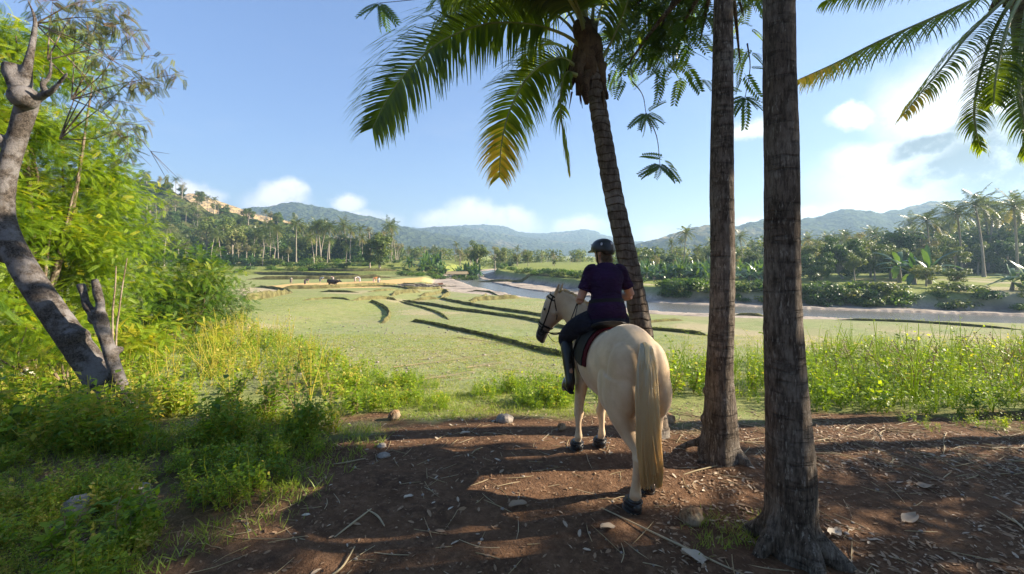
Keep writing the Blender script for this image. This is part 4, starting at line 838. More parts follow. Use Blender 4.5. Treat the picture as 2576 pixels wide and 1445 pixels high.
for q in range(len(W3)):
    fk = fks[q % 4]; e = np.array(W3[q][:3]); mid = (fk + e) / 2 + [0, 0, gD.normal(0.05, .12)]; tube(mw, [fk, mid, e], [.011, .006, .002], 5, 5)
    for z_ in range(3): e2 = e + gD.normal(0, .16, 3); tube(mw, [mid * .3 + e * .7, e2], [.005, .002], 4)
rebase(mb, oD); rebase(mw, oD); mw.build('branches', M['twig'], oD); mb.build('wispy_leaves', M['wisp'], oD)
tag(oD, 'grey slanting tree with a cut side stem at the left edge', 'tree')

def leafy(name, label, cat, base, blobs, n, size, mat, seed, tint=(.1, .8), tpl=SPF, limbs=6, r0=.07, droop=.35, barkm='twig'):
    b = np.array(base); o = empty(name, tuple(b)); mb, mw = MB(), MB(); g = np.random.default_rng(seed)
    B = [(*A3(q[0], q[1], q[2]), *q[3:]) for q in blobs]; sprays(mb, B, n, size, seed, tint, tpl, droop=droop)
    idx = np.linspace(0, len(B) - 1, min(limbs, len(B))).astype(int)
    for i in idx:
        e = np.array(B[i][:3]); tube(mw, [b + g.normal(0, .08, 3) * [1, 1, 0], b * .55 + e * .45 + g.normal(0, .15, 3), e], [r0, r0 * .6, r0 * .15], 7, 5, wob=.05, seed=int(i))
    rebase(mb, o); rebase(mw, o); mw.build('trunk', M[barkm], o); mb.build('crown', M[mat], o); tag(o, label, cat); return o
def fill(poly, n, yf, k, seed):
    g = np.random.default_rng(seed); P = np.array(poly, float); out = []
    while len(out) < n:
        p = g.uniform(P.min(0), P.max(0))
        if in_poly(np.array([p[0]]), np.array([p[1]]), poly)[0]: Y = yf(p[0]) * g.uniform(.92, 1.12); out.append((p[0], p[1], Y, k * Y * g.uniform(.7, 1.25), g.normal(0, .13)))
    return out
def gbase(px, Y): x = (px - CX) / F * Y; return np.array([x, Y, float(zg(x, Y))])
YF = lambda px: float(np.interp(px, [-100, 0, 300, 450, 600], [6.8, 7.2, 9.4, 12, 14]))
leafy('feathery_tree', 'tall feathery yellow green tree behind the slanting trunk', 'tree', gbase(60, 8.2),
      [(40, 90, 7.4, .45), (110, 165, 7.6, .42), (150, 120, 7.6, .3), (185, 180, 7.8, .34), (20, 180, 7.4, .45), (120, 210, 7.6, .3), (20, 60, 7.4, .3), (180, 215, 7.8, .25), (235, 195, 8, .2), (20, 290, 7.4, .5), (260, 300, 8, .26), (215, 290, 8, .3), (140, 300, 7.8, .3)]
      + fill([(-100, 30), (110, 45), (230, 110), (240, 190), (180, 230), (60, 190), (-100, 250)], 22, YF, .05, 9)
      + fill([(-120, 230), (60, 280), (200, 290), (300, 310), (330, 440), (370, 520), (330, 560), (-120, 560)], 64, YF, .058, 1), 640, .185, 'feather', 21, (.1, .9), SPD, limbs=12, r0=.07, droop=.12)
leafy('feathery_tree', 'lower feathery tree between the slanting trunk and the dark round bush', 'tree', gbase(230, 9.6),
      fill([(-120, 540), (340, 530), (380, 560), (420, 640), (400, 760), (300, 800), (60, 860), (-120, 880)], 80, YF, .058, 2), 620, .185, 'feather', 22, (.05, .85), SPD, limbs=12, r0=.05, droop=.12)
leafy('round_bush', 'dense round dark green bush at the left edge of the field', 'bush', gbase(480, 14.0),
      fill([(390, 610), (470, 625), (540, 650), (585, 700), (600, 760), (585, 800), (430, 820), (330, 800), (350, 700)], 46, lambda px: float(np.interp(px, [330, 600], [12, 14])), .045, 3), 380, .22, 'bush', 23, (.0, .8), SPD, limbs=9, r0=.06, droop=.12)
leafy('shrub', 'yellowish shrub low between the slanting trunk and its cut stem', 'shrub', gbase(180, 7.4), fill([(-120, 800), (190, 800), (200, 880), (100, 920), (-120, 960)], 18, lambda px: 6.7, .05, 4), 210, .25, 'feather', 24, (.1, .9), limbs=5, r0=.03, droop=.12)
leafy('shrub', 'leafy shrub low at the foot of the dark round bush', 'shrub', gbase(400, 10.0), fill([(290, 800), (520, 800), (560, 830), (460, 860), (320, 880), (285, 850)], 20, lambda px: float(np.interp(px, [290, 560], [8.4, 12])), .036, 5), 260, .25, 'feather', 25, (.2, .95), limbs=6, r0=.03, droop=.12)
# two pale thin stems beside the cut stem
for q, (pp, lb) in enumerate(([(276, 830, 6.6), (282, 770, 6.6), (300, 700, 6.7), (312, 660, 6.8)], 'thin bare pale stem just right of the cut grey stem'),) if False else enumerate([([(283, 835, 6.6), (284, 780, 6.6), (290, 720, 6.7), (292, 670, 6.8)], 'thin bare pale stem just right of the cut grey stem'), ([(292, 850, 6.8), (300, 780, 6.8), (308, 720, 6.8), (320, 650, 6.9)], 'thin pale reddish stem leaning right beside the round bush')]):
    mb = MB(); P0 = np.array([A3(*p) for p in pp]); P0 = np.vstack([gbase(pp[0][0], pp[0][2]) - [0, 0, .05], P0]); tube(mb, P0, [.016, .015, .013, .011, .007], 7, 4, wob=.05, seed=q); tag(mb.build('sapling', M['twig']), lb, 'sapling')
# unseen trees: right ones shade the ground, two added behind dim the sky fill
SHADE = ((9.4, 3.3, 'leafy tree beside the clearing right of the fronds', [(0, 0, 3.2, 1.3), (-.8, -.4, 2.4, .9), (.6, -1.0, 2.6, 1.1), (.3, .7, 2.4, .8), (-.3, -.9, 3.6, 1.0), (0, -1.8, 2.2, .9), (-.6, -1.6, 3.2, .9)]),
                                   (11.0, 1.2, 'bushy tree at the clearing edge far to the right', [(0, 0, 3.0, 1.3), (-.6, .6, 2.2, 1.0), (.2, -.9, 2.6, 1.2), (.3, .9, 3.8, 1.1), (-.3, -.4, 4.6, 1.1), (0, .2, 1.5, 1.0)]),
    (12.0, 5.2, 'unseen tall tree right of the clearing, crown shaped to shade the lower left', [(0, .3, 8.5, .7), (.3, -.6, 8.6, .7), (-.4, .8, 8.9, .7), (.4, 0, 9.5, .8), (-.5, -.4, 9.3, .7), (.4, 1.2, 8.8, .7), (0, -1.1, 8.3, .6), (.2, -1.6, 8.5, .7), (.1, -1.0, 9.4, .7), (.5, .6, 10.0, .8)]),  # unseen; crown shaped to shade the lower left but leave the horse sunlit
    (9.5, 3.3, 'unseen slim tree added on the far right to shade a band of soil', [(0, .42, 4.5, .34), (0, .40, 5.0, .34), (0, .44, 5.5, .34), (0, .42, 6.0, .34), (0, .45, 6.5, .34), (0, .4, 7.0, .3)]),  # added; its narrow crown throws a dark band across the soil
    (-3.0, -3.2, 'unseen spreading tree added behind the camera on the left to cut sky light', [(0, 0, 6.0, 1.8), (1.6, .6, 5.6, 1.6), (-1.5, .5, 5.5, 1.6), (.4, 1.8, 6.4, 1.5), (2.8, 1.4, 6.2, 1.3), (-2.6, 1.6, 5.8, 1.4)]),
    (0.4, -7.5, 'dense tree standing behind the clearing', [(0, 0, 3.0, 2.0), (2.0, 0, 3.4, 1.8), (-2.0, 0, 3.4, 1.8), (0, 0, 5.2, 2.0), (3.6, .3, 2.6, 1.7), (-3.6, .3, 2.6, 1.7), (1, 0, 1.2, 1.4), (-1.5, 0, 1.2, 1.4)]))
for q, (x, y, lb, bl_) in enumerate(SHADE):
    b = np.array([x, y, float(zg(x, y))]); o = empty('unseen_shade_tree', tuple(b)); mb, mw = MB(), MB(); sprays(mb, bl_, 110 if bl_[0][3] > .5 else 400, .55 if bl_[0][3] > .5 else .3, 70 + q, (.2, .8), SPR); tube(mw, [[0, 0, -.1], [.1, 0, bl_[0][2] * .5], [0, 0, bl_[0][2]]], [.16, .12, .05], 10, 5, wob=.05); mw.build('trunk', M['bark_dark'], o); mb.build('crown', M['pinnate'], o); tag(o, lb, 'tree')
# ------------------------------------------------------------------ weeds, grass, litter
gW = np.random.default_rng(101)
def weed_tpl(seed, h=1.0, leaves=26, ls=.14, lw=.55, branch=3):
    """a leafy weed of unit height: forking stems and folded leaves"""
    g = np.random.default_rng(seed); lf, st = MB(), MB(); tv, tf = diamond(1, lw, .10)
    for b in range(branch):
        a = g.uniform(0, 2 * pi); sp = g.uniform(.15, .55) if b else .08; H = h * (g.uniform(.55, .95) if b else 1.0)
        ks = np.linspace(0, 1, 5); p = np.column_stack([cos(a) * sp * ks ** 1.3 + g.normal(0, .015, 5), sin(a) * sp * ks ** 1.3 + g.normal(0, .015, 5), H * ks]); p[0] = 0
        tube(st, p, np.linspace(.010, .003, 5), 4, tint=.4)
        n = leaves; t = g.random(n) ** .75 * .85 + .15; c = np.stack([np.interp(t, ks, p[:, q]) for q in range(3)], -1)
        d = unit(np.column_stack([g.normal(0, 1, n), g.normal(0, 1, n), g.normal(.1, .35, n)])); off = g.uniform(0, .09, n)
        scatter(lf, tv, tf, c + d * off[:, None], d, unit(np.array([0, 0, 1.]) + g.normal(0, .35, (n, 3))), ls * g.uniform(.5, 1.25, n) * (1.1 - .4 * t), g.uniform(.05, .85, n))
    return lf, st
def flat_(mb):
    return np.concatenate(mb.v), np.concatenate(mb.f4), np.concatenate(mb.t)
WT = [weed_tpl(600 + q, 1, (14, 18, 11)[q % 3], (.13, .16, .20)[q % 3], (.55, .5, .62)[q % 3], 3 + q % 2) for q in range(6)]
WTF = [(flat_(a), flat_(b)) for a, b in WT]; LOOSE = [(flat_(a), flat_(b)) for a, b in [weed_tpl(640 + q, 1, (7, 10, 8)[q % 3], (.075, .06, .09)[q % 3], (.5, .4, .6)[q % 3], 3 + q % 3) for q in range(6)]]
def place(mb, tpl, xyz, s, rz, ti):
    """copies of a plant template turned about the vertical"""
    v, f, t = tpl; N = len(xyz); c, s_ = np.cos(rz), np.sin(rz); V = np.empty((N, len(v), 3))
    V[..., 0] = (v[None, :, 0] * c[:, None] - v[None, :, 1] * s_[:, None]) * s[:, None] + xyz[:, None, 0]; V[..., 1] = (v[None, :, 0] * s_[:, None] + v[None, :, 1] * c[:, None]) * s[:, None] + xyz[:, None, 1]; V[..., 2] = v[None, :, 2] * s[:, None] + xyz[:, None, 2]
    mb.add(V.reshape(-1, 3), (f[None] + (np.arange(N) * len(v))[:, None, None]).reshape(-1, 4), np.clip(t[None] + ti[:, None], 0, 1).ravel())
def zone(poly, n, seed):
    """ground points inside an outline, evenly over the land"""
    g = np.random.default_rng(seed); w_ = ray([p[0] for p in poly], [p[1] for p in poly])[:, :2]; lo, hi = w_.min(0), w_.max(0); out = np.zeros((0, 2))
    while len(out) < n:
        p = g.uniform(lo, hi, (n * 2, 2)); p = p[in_poly(p[:, 0], p[:, 1], [tuple(q) for q in w_])]; out = np.vstack([out, p])
    out = out[:n]; return np.column_stack([out, zg(out[:, 0], out[:, 1])])
def weeds(poly, n, hmin, hmax, seed, dt=0.0, name='weeds', clump=.5, stems=True, WTF=WTF):
    g = np.random.default_rng(seed); p = zone(poly, n, seed); ins = (np.hypot(p[:, 0] + 4.55, (p[:, 1] - bD[1] + .45) * 1.2) < .75) | (np.hypot(p[:, 0] + 6.9, p[:, 1] - 5.0) < .8); p = p[~(ins & (g.random(len(p)) < .8))]; k_ = fbm(p[:, 0], p[:, 1], clump, seed, 2); p = p[k_ > .34]; k_ = k_[k_ > .34]
    h = (hmin + (hmax - hmin) * sst(k_, .34, .62) * g.random(len(p)) ** 1.2) * g.uniform(.7, 1.15, len(p)) * (1 - .62 * sst(p[:, 0], -2.8, -1.5) * (p[:, 0] < 1.2) * (seed in (1, 58))); rz = g.uniform(0, 6.28, len(p)); ty = g.integers(0, 6, len(p)); lf, st = MB(), MB()
    for q in range(6):
        s_ = ty == q
        if s_.any():
            ti = dt + g.normal(0, .24, s_.sum()) + .5 * (fbm(p[s_, 0], p[s_, 1], 1.6, seed + 3, 2) - .5); place(lf, WTF[q][0], p[s_], h[s_], rz[s_], ti)
            if stems: place(lf, WTF[q][1], p[s_], h[s_], rz[s_], np.full(s_.sum(), .4))
    tag(lf.build(name, M['weed']), kind='stuff')
# left bank, sunlit belt behind the dark foreground
weeds([(-150, 1000), (330, 1010), (700, 1000), (900, 1010), (1130, 1040), (1160, 1000), (980, 960), (860, 905), (700, 850), (600, 800), (300, 800), (0, 850), (-150, 860)], 2100, .16, .66, 1, .14)
weeds([(-150, 1000), (200, 1010), (700, 1060), (860, 1090), (700, 1130), (300, 1150), (-150, 1150)], 1900, .16, .72, 2, .0)
weeds([(-300, 1130), (500, 1100), (820, 1120), (760, 1260), (420, 1300), (300, 1500), (-300, 1500)], 1500, .08, .32, 3, -.05, 'undergrowth')
weeds([(-200, 1260), (340, 1250), (420, 1330), (330, 1500), (-200, 1500)], 700, .10, .30, 4, .05, 'undergrowth', .5)
# right bank
weeds([(1660, 1000), (1790, 1005), (2030, 1035), (2576, 1075), (2900, 1100), (2900, 900), (2576, 900), (2050, 900), (1680, 930)], 1500, .14, .60, 5, .0, clump=.6)
weeds([(1665, 985), (1790, 995), (2030, 1020), (2576, 1060), (2900, 1080), (2900, 900), (2576, 890), (2050, 890), (1680, 930)], 620, .35, 1.25, 57, .08, clump=.4, WTF=LOOSE)
weeds([(-150, 1000), (330, 1010), (700, 1010), (860, 1030), (860, 930), (700, 850), (600, 800), (300, 800), (-150, 860)], 520, .35, 1.2, 58, .12, clump=.4, WTF=LOOSE)
weeds([(2050, 905), (2900, 910), (2900, 860), (2040, 870)], 700, .10, .40, 55, .2)
weeds([(2300, 1090), (2900, 1130), (2900, 1070), (2250, 1060)], 130, .06, .22, 6, 0, 'weeds', .5)
# clumps either side of the path gap
weeds([(1180, 1000), (1250, 985), (1340, 960), (1450, 950), (1470, 1030), (1400, 1040), (1300, 1030)], 420, .12, .46, 7, .05, 'weeds', .6)
weeds([(860, 1040), (1150, 1040), (1140, 1060), (1120, 965), (880, 950)], 620, .10, .42, 8, .08, 'weeds', .6)
weeds([(1500, 1040), (1640, 1030), (1640, 960), (1500, 960)], 200, .10, .40, 9, .05, 'weeds', .6)
# short grass
def blades(pts, h, seed, dt=0.0, name='grass', wd=.09, mat='grass', n=5):
    g = np.random.default_rng(seed); m = len(pts) * n; p = np.repeat(pts, n, 0) + np.column_stack([g.normal(0, .035, (m, 2)), np.zeros(m)]); tv, tf = blade(1, wd, .35, 2)
    X = unit(np.column_stack([g.normal(0, .55, (m, 2)), np.ones(m)])); Zn = unit(np.column_stack([g.normal(0, 1, (m, 2)), np.full(m, .2)]))
    mb = MB(); scatter(mb, tv, tf, p, X, Zn, h * g.uniform(.5, 1.2, m), np.clip(g.uniform(.1, .8, m) + dt, 0, 1)); tag(mb.build(name, M[mat]), kind='stuff')
p = zone([(640, 985), (1180, 1010), (1480, 1000), (1480, 850), (700, 840)], 9000, 11); p = np.vstack([p, zone([(640, 840), (1480, 850), (1480, 760), (640, 750)], 9000, 17)]); blades(p, .05, 11, .15, wd=.16)
p = zone([(1600, 1000), (2900, 1000), (2900, 850), (1650, 840)], 5000, 12); blades(p, .05, 12, .2, wd=.16)
p = zone([(-200, 1080), (800, 1070), (1000, 1080), (760, 1300), (300, 1500), (-200, 1500)], 1500, 13); p = p[fbm(p[:, 0], p[:, 1], .7, 2, 3) > .42]; blades(p, .10, 13, -.1, wd=.07)
p = zone([(1000, 1060), (1480, 1050), (1480, 1000), (1150, 990), (1000, 1030)], 1500, 14); p = p[fbm(p[:, 0], p[:, 1], .5, 4, 3) > .45]; blades(p, .06, 14, .0, wd=.1)
p = zone([(1700, 1400), (1950, 1380), (1950, 1300), (1780, 1290)], 110, 15); p = p[fbm(p[:, 0], p[:, 1], .2, 4, 2) > .5]; blades(p, .06, 15, -.1, wd=.1)
fr_ = np.array([[q[0][0] + gW.normal(0, q[2] * .35), q[0][1] + gW.normal(0, q[2] * .35), float(zg(q[0][0], q[0][1], False)) + q[1] * .75] for q in fringe for _ in range(3)]); blades(fr_, .055, 16, -.1, 'bank_grass', wd=.16)
# tall wispy weeds one can tell apart
def tall_weed(px, py, h, seed, label, kind='leafy', dt=0.0, lean=(0, 0)):
    b = gp(px, py); o = empty('tall_weed', tuple(b)); g = np.random.default_rng(seed); st, lf = MB(), MB(); tv, tf = diamond(1, .42, .08); K = 4 if kind == 'leafy' else 5
    for q in range(K):
        a = g.uniform(0, 6.28); L = h * g.uniform(.6, 1.0) if q else h; pts = [np.zeros(3)]; d = unit(np.array([cos(a) * .25 + lean[0], sin(a) * .25 + lean[1], 1.0]))
        for s_ in range(6): d = unit(d + g.normal(0, .10, 3) + np.array([lean[0], lean[1], 0]) * .12); pts.append(pts[-1] + d * L / 6)
        pts = np.array(pts); tube(st, pts, np.linspace(.008, .0025, 7), 5, 2, tint=.35)
        n = 34 if kind == 'leafy' else 10; t = g.random(n) * .8 + .2; c = np.stack([np.interp(t, np.linspace(0, 1, 7), pts[:, z]) for z in range(3)], -1); dd = unit(np.column_stack([g.normal(0, 1, (n, 2)), g.normal(.05, .4, n)]))
        for i in range(0, n, 2): tube(st, [c[i], c[i] + dd[i] * .10 * h], [.003, .0015], 3, tint=.3)
        scatter(lf, tv, tf, c + dd * (.10 * h * (np.arange(n) % 2 == 0))[:, None], dd, unit(np.array([0, 0, 1.]) + g.normal(0, .4, (n, 3))), .085 * g.uniform(.5, 1.2, n), np.clip(g.uniform(0, .7, n) + dt, 0, 1))
        if kind != 'leafy':
            for i in range(7): e = pts[-1] + g.normal(0, .06, 3); tube(st, [pts[-2], e], [.003, .0015], 3, tint=.6); ball(st, e, .012, n=5, tint=.9)
    st.build('stems', M['dry'], o); lf.build('leaves', M['weed'], o); tag(o, label, 'weed', None); return o
tall_weed(745, 1060, .98, 1, 'tallest dark stemmed weed at the left field edge, leaning right', dt=-.25, lean=(.05, 0))
tall_weed(690, 1055, .75, 2, 'upright weed just left of the tallest dark weed', dt=-.2); tall_weed(660, 1065, .7, 21, 'low spreading dark weed right of the slanting tree', dt=-.3, lean=(.25, 0))
tall_weed(830, 1035, .6, 3, 'bushy bright weed right of the tallest dark weed', dt=.05); tall_weed(560, 1060, .8, 4, 'thin leggy weed between the slanting tree and the tall dark weed', lean=(.35, 0)); tall_weed(900, 1040, .45, 22, 'short bright weed beside the field edge right of the bushy one')
tall_weed(430, 1040, .62, 5, 'leafy weed right at the foot of the slanting tree', dt=-.1); tall_weed(190, 1050, .7, 6, 'broad leafy weed in front of the slanting trunk', dt=-.15); tall_weed(120, 1040, .55, 23, 'leafy weed between the pale boulder and the slanting trunk', dt=-.1)
tall_weed(1410, 1010, .62, 7, 'bright yellow green weed beside the rider\'s boot', dt=.15); tall_weed(1365, 1010, .42, 8, 'low bright weed left of the one by the boot', dt=.1)
for q, (px, h) in enumerate(((2090, .95), (2170, 1.0), (2240, 1.05), (2330, 1.0), (2420, 1.1), (2500, 1.05), (2060, .9), (2290, .9), (2390, .8), (2560, 1.1))):
    tall_weed(px, 985 + 4 * (q % 4), h, 30 + q, 'dry seed headed weed on the right bank, %s from the left' % ORD[sorted([2090, 2170, 2240, 2330, 2420, 2500, 2060, 2290, 2390, 2560]).index(px)], 'dry' if q % 2 else 'leafy', .1, (gW.normal(0, .1), 0))
tall_weed(1690, 1000, .7, 50, 'slender yellow green weed just right of the horse\'s tail', dt=.2); tall_weed(1745, 990, .55, 51, 'leafy weed between the horse and the slimmer trunk', dt=.1); tall_weed(1890, 990, .5, 52, 'leafy weed between the two straight trunks', dt=.1)
tall_weed(150, 1420, .34, 53, 'bright leafy weed at the lower left corner', dt=.1, lean=(.1, 0)); tall_weed(300, 1380, .36, 54, 'sunlit viny weed near the lower left stone', dt=.05, lean=(.2, 0)); tall_weed(360, 1340, .34, 55, 'thin sunlit weed right of the lower left stone', dt=.0, lean=(.25, 0))

# litter: fallen leaves, chips and twigs
M['litter'] = leaf_mat('fallen_leaf', (0.10, 0.055, 0.03), (0.30, 0.20, 0.12), (0.55, 0.48, 0.38), .12, rough=.7, tgain=(1.2, 1, .8), rnd=0)
def litter(poly, n, s0, s1, seed, tint, name='leaf_litter', thr=.0):
    g = np.random.default_rng(seed); p = zone(poly, n, seed); p = p[fbm(p[:, 0], p[:, 1], .55, seed, 3) > thr]; n = len(p); a = g.uniform(0, 6.28, n)
    V = np.array([[0, 0, 0], [.3, .17, .05], [.7, .14, .05], [1, 0, .0], [.7, -.14, .06], [.3, -.17, .05]]) - [.5, 0, 0]; Fq = np.array([[0, 1, 2, 3], [0, 3, 4, 5]]); mb = MB()
    scatter(mb, V, Fq, p + [0, 0, .006], np.column_stack([np.cos(a), np.sin(a), g.normal(0, .18, n)]), np.column_stack([g.normal(0, .3, (n, 2)), np.ones(n)]), g.uniform(s0, s1, n) * g.uniform(.5, 1.1, n), g.uniform(*tint, n)); tag(mb.build(name, M['litter']), kind='stuff')
DZ = [(820, 1060), (1150, 1010), (1480, 1010), (1660, 1010), (2576, 1070), (2800, 1100), (2800, 1500), (600, 1500), (560, 1200)]
litter(DZ, 7000, .018, .05, 1, (.0, .6), thr=.30)
litter([(1650, 1050), (2800, 1100), (2800, 1500), (1650, 1500)], 6500, .022, .07, 2, (.25, .92), thr=.36)
litter([(820, 1060), (1480, 1010), (1900, 1040), (1900, 1500), (700, 1500)], 420, .03, .085, 3, (.5, 1.0))
litter([(-100, 1150), (700, 1120), (700, 1500), (-100, 1500)], 700, .02, .06, 4, (.2, .8))
def twigs(poly, n, l0, l1, r, seed, tint=(.2, 1), name='twig_litter'):
    g = np.random.default_rng(seed); p = zone(poly, n, seed); mb = MB()
    for c in p:
        a = g.uniform(0, 6.28); L = g.uniform(l0, l1); d = np.array([cos(a), sin(a), g.normal(0, .06)]) * L / 2; k_ = g.normal(0, .05, 3) * L; tube(mb, [c - d + [0, 0, r], c + k_ * [1, 1, .3] + [0, 0, r], c + d + [0, 0, r]], [r * .7, r, r * .5], 4, 2, tint=g.uniform(*tint))
    tag(mb.build(name, M['dry']), kind='stuff')
twigs(DZ, 420, .08, .35, .0035, 1); twigs([(1680, 1040), (2800, 1090), (2800, 1250), (1660, 1120)], 230, .10, .45, .005, 2, (.5, 1)); twigs([(-100, 1150), (800, 1100), (700, 1500), (-100, 1500)], 130, .1, .5, .003, 3)
twigs([(700, 980), (1300, 980), (1470, 930), (1400, 860), (800, 860)], 520, .06, .35, .006, 4, (.6, 1), 'straw_litter')
# pebbles on the soil
def pebbles(poly, n, s0, s1, seed):
    g = np.random.default_rng(seed); p = zone(poly, n, seed); mb = MB()
    for c in p: s_ = g.uniform(s0, s1) * g.uniform(.5, 1); ball(mb, c + [0, 0, s_ * .25], np.array([1, .8, .6]) * s_ * g.uniform(.7, 1.2, 3), n=6, tint=g.random())
    tag(mb.build('pebbles', M['stone']), kind='stuff')
M['stone'] = plain('stone', (0.27, 0.235, 0.205), .85, .2, .35, 9, .5); M['husk'] = bark_mat('coconut_husk', (0.10, 0.055, 0.03), (0.30, 0.18, 0.10), (0.40, 0.30, 0.20), (22, 22, 3), .5); M['pale_rock'] = plain('pale_rock', (0.52, 0.48, 0.40), .9, .2, .3, 5, .6)
pebbles(DZ, 420, .006, .020, 1); pebbles([(620, 960), (1450, 930), (1450, 840), (640, 780)], 420, .015, .055, 2)
def lump(name, mat, c, r, seed, label, cat, rz=0.0, husk=False):
    g = np.random.default_rng(seed); mb = MB(); ball(mb, (0, 0, 0), r, n=26); v = np.concatenate(mb.v); d = unit(v)
    k_ = 1 + .16 * (fbm(d[:, 0] * 2 + 9, d[:, 1] * 2 + d[:, 2] * 1.3 + 5, .8, seed, 4) - .5) * 2
    if husk: k_ *= 1 + .05 * np.cos(3 * np.arctan2(v[:, 1], v[:, 2] + 1e-6)) - .10 * (np.abs(d[:, 0]) > .9)
    v = v * k_[:, None]; mb.v = [v]; o = mb.build(name, mat); o.location = c; o.rotation_euler.z = rz; tag(o, label, cat); return o
def on(px, py, up): p = gp(px, py); return (p[0], p[1], p[2] + up)
lump('coconut', M['husk'], on(1740, 1312, .045), (.098, .068, .066), 1, 'brown fallen coconut on the soil left of the thick trunk', 'coconut', .15, True)
lump('coconut', M['husk'], on(1680, 1063, .05), (.10, .085, .08), 2, 'reddish coconut beside the base of the leaning palm', 'coconut', -.6, True)
lump('coconut', M['husk'], on(992, 1056, .05), (.085, .07, .065), 3, 'pale fallen coconut at the weedy field edge left of the path', 'coconut', .9, True)
lump('coconut', M['husk'], on(1413, 1080, .03), (.06, .05, .045), 4, 'small broken coconut on the soil left of the horse\'s front leg', 'coconut', .4, True)
lump('stone', M['stone'], on(200, 1300, .05), (.13, .10, .10), 5, 'round stone among the dark weeds at the lower left', 'stone'); lump('stone', M['stone'], on(345, 1245, .03), (.10, .08, .05), 6, 'flat half buried stone in the dark grass', 'stone'); lump('boulder', M['pale_rock'], on(62, 985, .16), (.17, .15, .26), 7, 'pale boulder in the sunlit weeds left of the slanting trunk', 'boulder')
lump('stone', M['stone'], on(965, 1150, .0), (.07, .05, .04), 8, 'dark stone on the path below the weeds', 'stone'); lump('stone', M['stone'], on(1270, 1062, .03), (.12, .09, .07), 9, 'earthy lump beside the path gap', 'stone'); lump('stone', M['stone'], on(960, 1125, .01), (.05, .04, .03), 10, 'small dark stone above the larger path stone', 'stone')
for q, (px, py, ang_, L, lb) in enumerate(((890, 1320, 1.1, .34, 'short straight stick lying on the shaded soil'), (945, 1310, 2.4, .26, 'thin stick crossing toward the straight one'), (1690, 1370, -.75, 1.1, 'long thin dry leaf rib on the ground near the thick trunk'), (850, 1420, 1.2, .30, 'pale stick near the bottom edge of the picture'), (1200, 1140, .9, .16, 'white chip of wood on the path'), (2540, 1310, 1.5, .16, 'pale broken cane at the right edge'), (2570, 1330, 1.1, .2, 'pale cane leaning beside the broken one'), (1760, 1185, .35, .5, 'pale dry stick at the foot of the slimmer trunk'), (880, 1165, .35, .3, 'pale stick on the sunlit strip of path'))):
    c = gp(px, py); d = np.array([cos(ang_), sin(ang_), .02]) * L / 2; mb = MB(); g = np.random.default_rng(q); tube(mb, [-d + [0, 0, .012], g.normal(0, .02, 3) * [1, 1, .1] + [0, 0, .015], d + [0, 0, .012]], [.004, .007, .004], 7, 5, wob=.08, seed=q, tint=.9); o = mb.build('stick', M['dry']); o.location = tuple(c); tag(o, lb, 'stick')
# bigger fallen leaves
for q, (px, py, s_, rz, lb) in enumerate(((1303, 1279, .15, .2, 'large pale curled leaf on the soil left of the hind hoof'), (1530, 1340, .12, .3, 'yellowish fallen leaf below the horse\'s hind hoof'), (1750, 1412, .17, -.2, 'grey fallen leaf at the edge of the trunk shadow'), (2100, 1345, .13, .5, 'pale fallen leaf right of the thick trunk'), (2325, 1225, .14, -.3, 'broad dry leaf on the shaded soil at the right'), (2290, 1310, .15, .3, 'white dry leaf right of the thick trunk roots'), (1170, 1096, .12, .1, 'pale scrap on the path near the weeds'), (1028, 1258, .08, .6, 'white scrap on the dark soil'))):
    c = gp(px, py); mb = MB(); n = 9; v = []
    for i in range(n + 1):
        t = i / n; wdt = .30 * math.sin(pi * min(.98, t + .03)) ** .7; zz = .10 * math.sin(t * 3 + q); v += [[t - .5, wdt, zz + .10 + .05 * math.sin(q + t * 9)], [t - .5, 0, zz * .6], [t - .5, -wdt, zz + .14 - .04 * math.cos(q + t * 7)]]
    mb.add(np.array(v) * s_, [[3 * i + c_, 3 * i + 3 + c_, 3 * i + 4 + c_, 3 * i + 1 + c_] for i in range(n) for c_ in (0, 1)], .8 + .05 * (q % 4)); o = mb.build('fallen_leaf', M['litter']); o.location = (c[0], c[1], c[2] + .012); o.rotation_euler.z = rz; tag(o, lb, 'leaf')
# dead fronds lying in the field
for q, (a, b, lb) in enumerate((((1190, 928), (1440, 895), 'dead palm frond lying on the near field'), ((1260, 960), (1400, 938), 'shorter grey palm frond lying nearest the path'), ((1350, 852), (1560, 880), 'long thin dead frond lying beyond the others'), ((1175, 930), (1260, 915), 'broken frond piece at the left of the field litter'))):
    a = (a[0] - 200, a[1]) if q != 3 else a; b = (b[0] - 200, b[1]) if q != 3 else b
    p0, p1 = gp(*a), gp(*b); mid = (p0 + p1) / 2; mid[2] = float(zg(mid[0], mid[1])); rb, lf = MB(), MB(); pts = np.array([p0, p0 * .5 + mid * .5, mid, mid * .5 + p1 * .5, p1]); pts[:, 2] = zg(pts[:, 0], pts[:, 1]) + .04
    o = empty('dead_frond', tuple(mid)); frond(lf, rb, pts - mid, n=30, L=.26, wd=.018, droop=.5, start=.1, tint=.8, seed=q, rr=.010, vee=.35, gap=.3); lf.build('leaflets', M['dry'], o); rb.build('rib', M['dry'], o); tag(o, lb, 'palm frond')
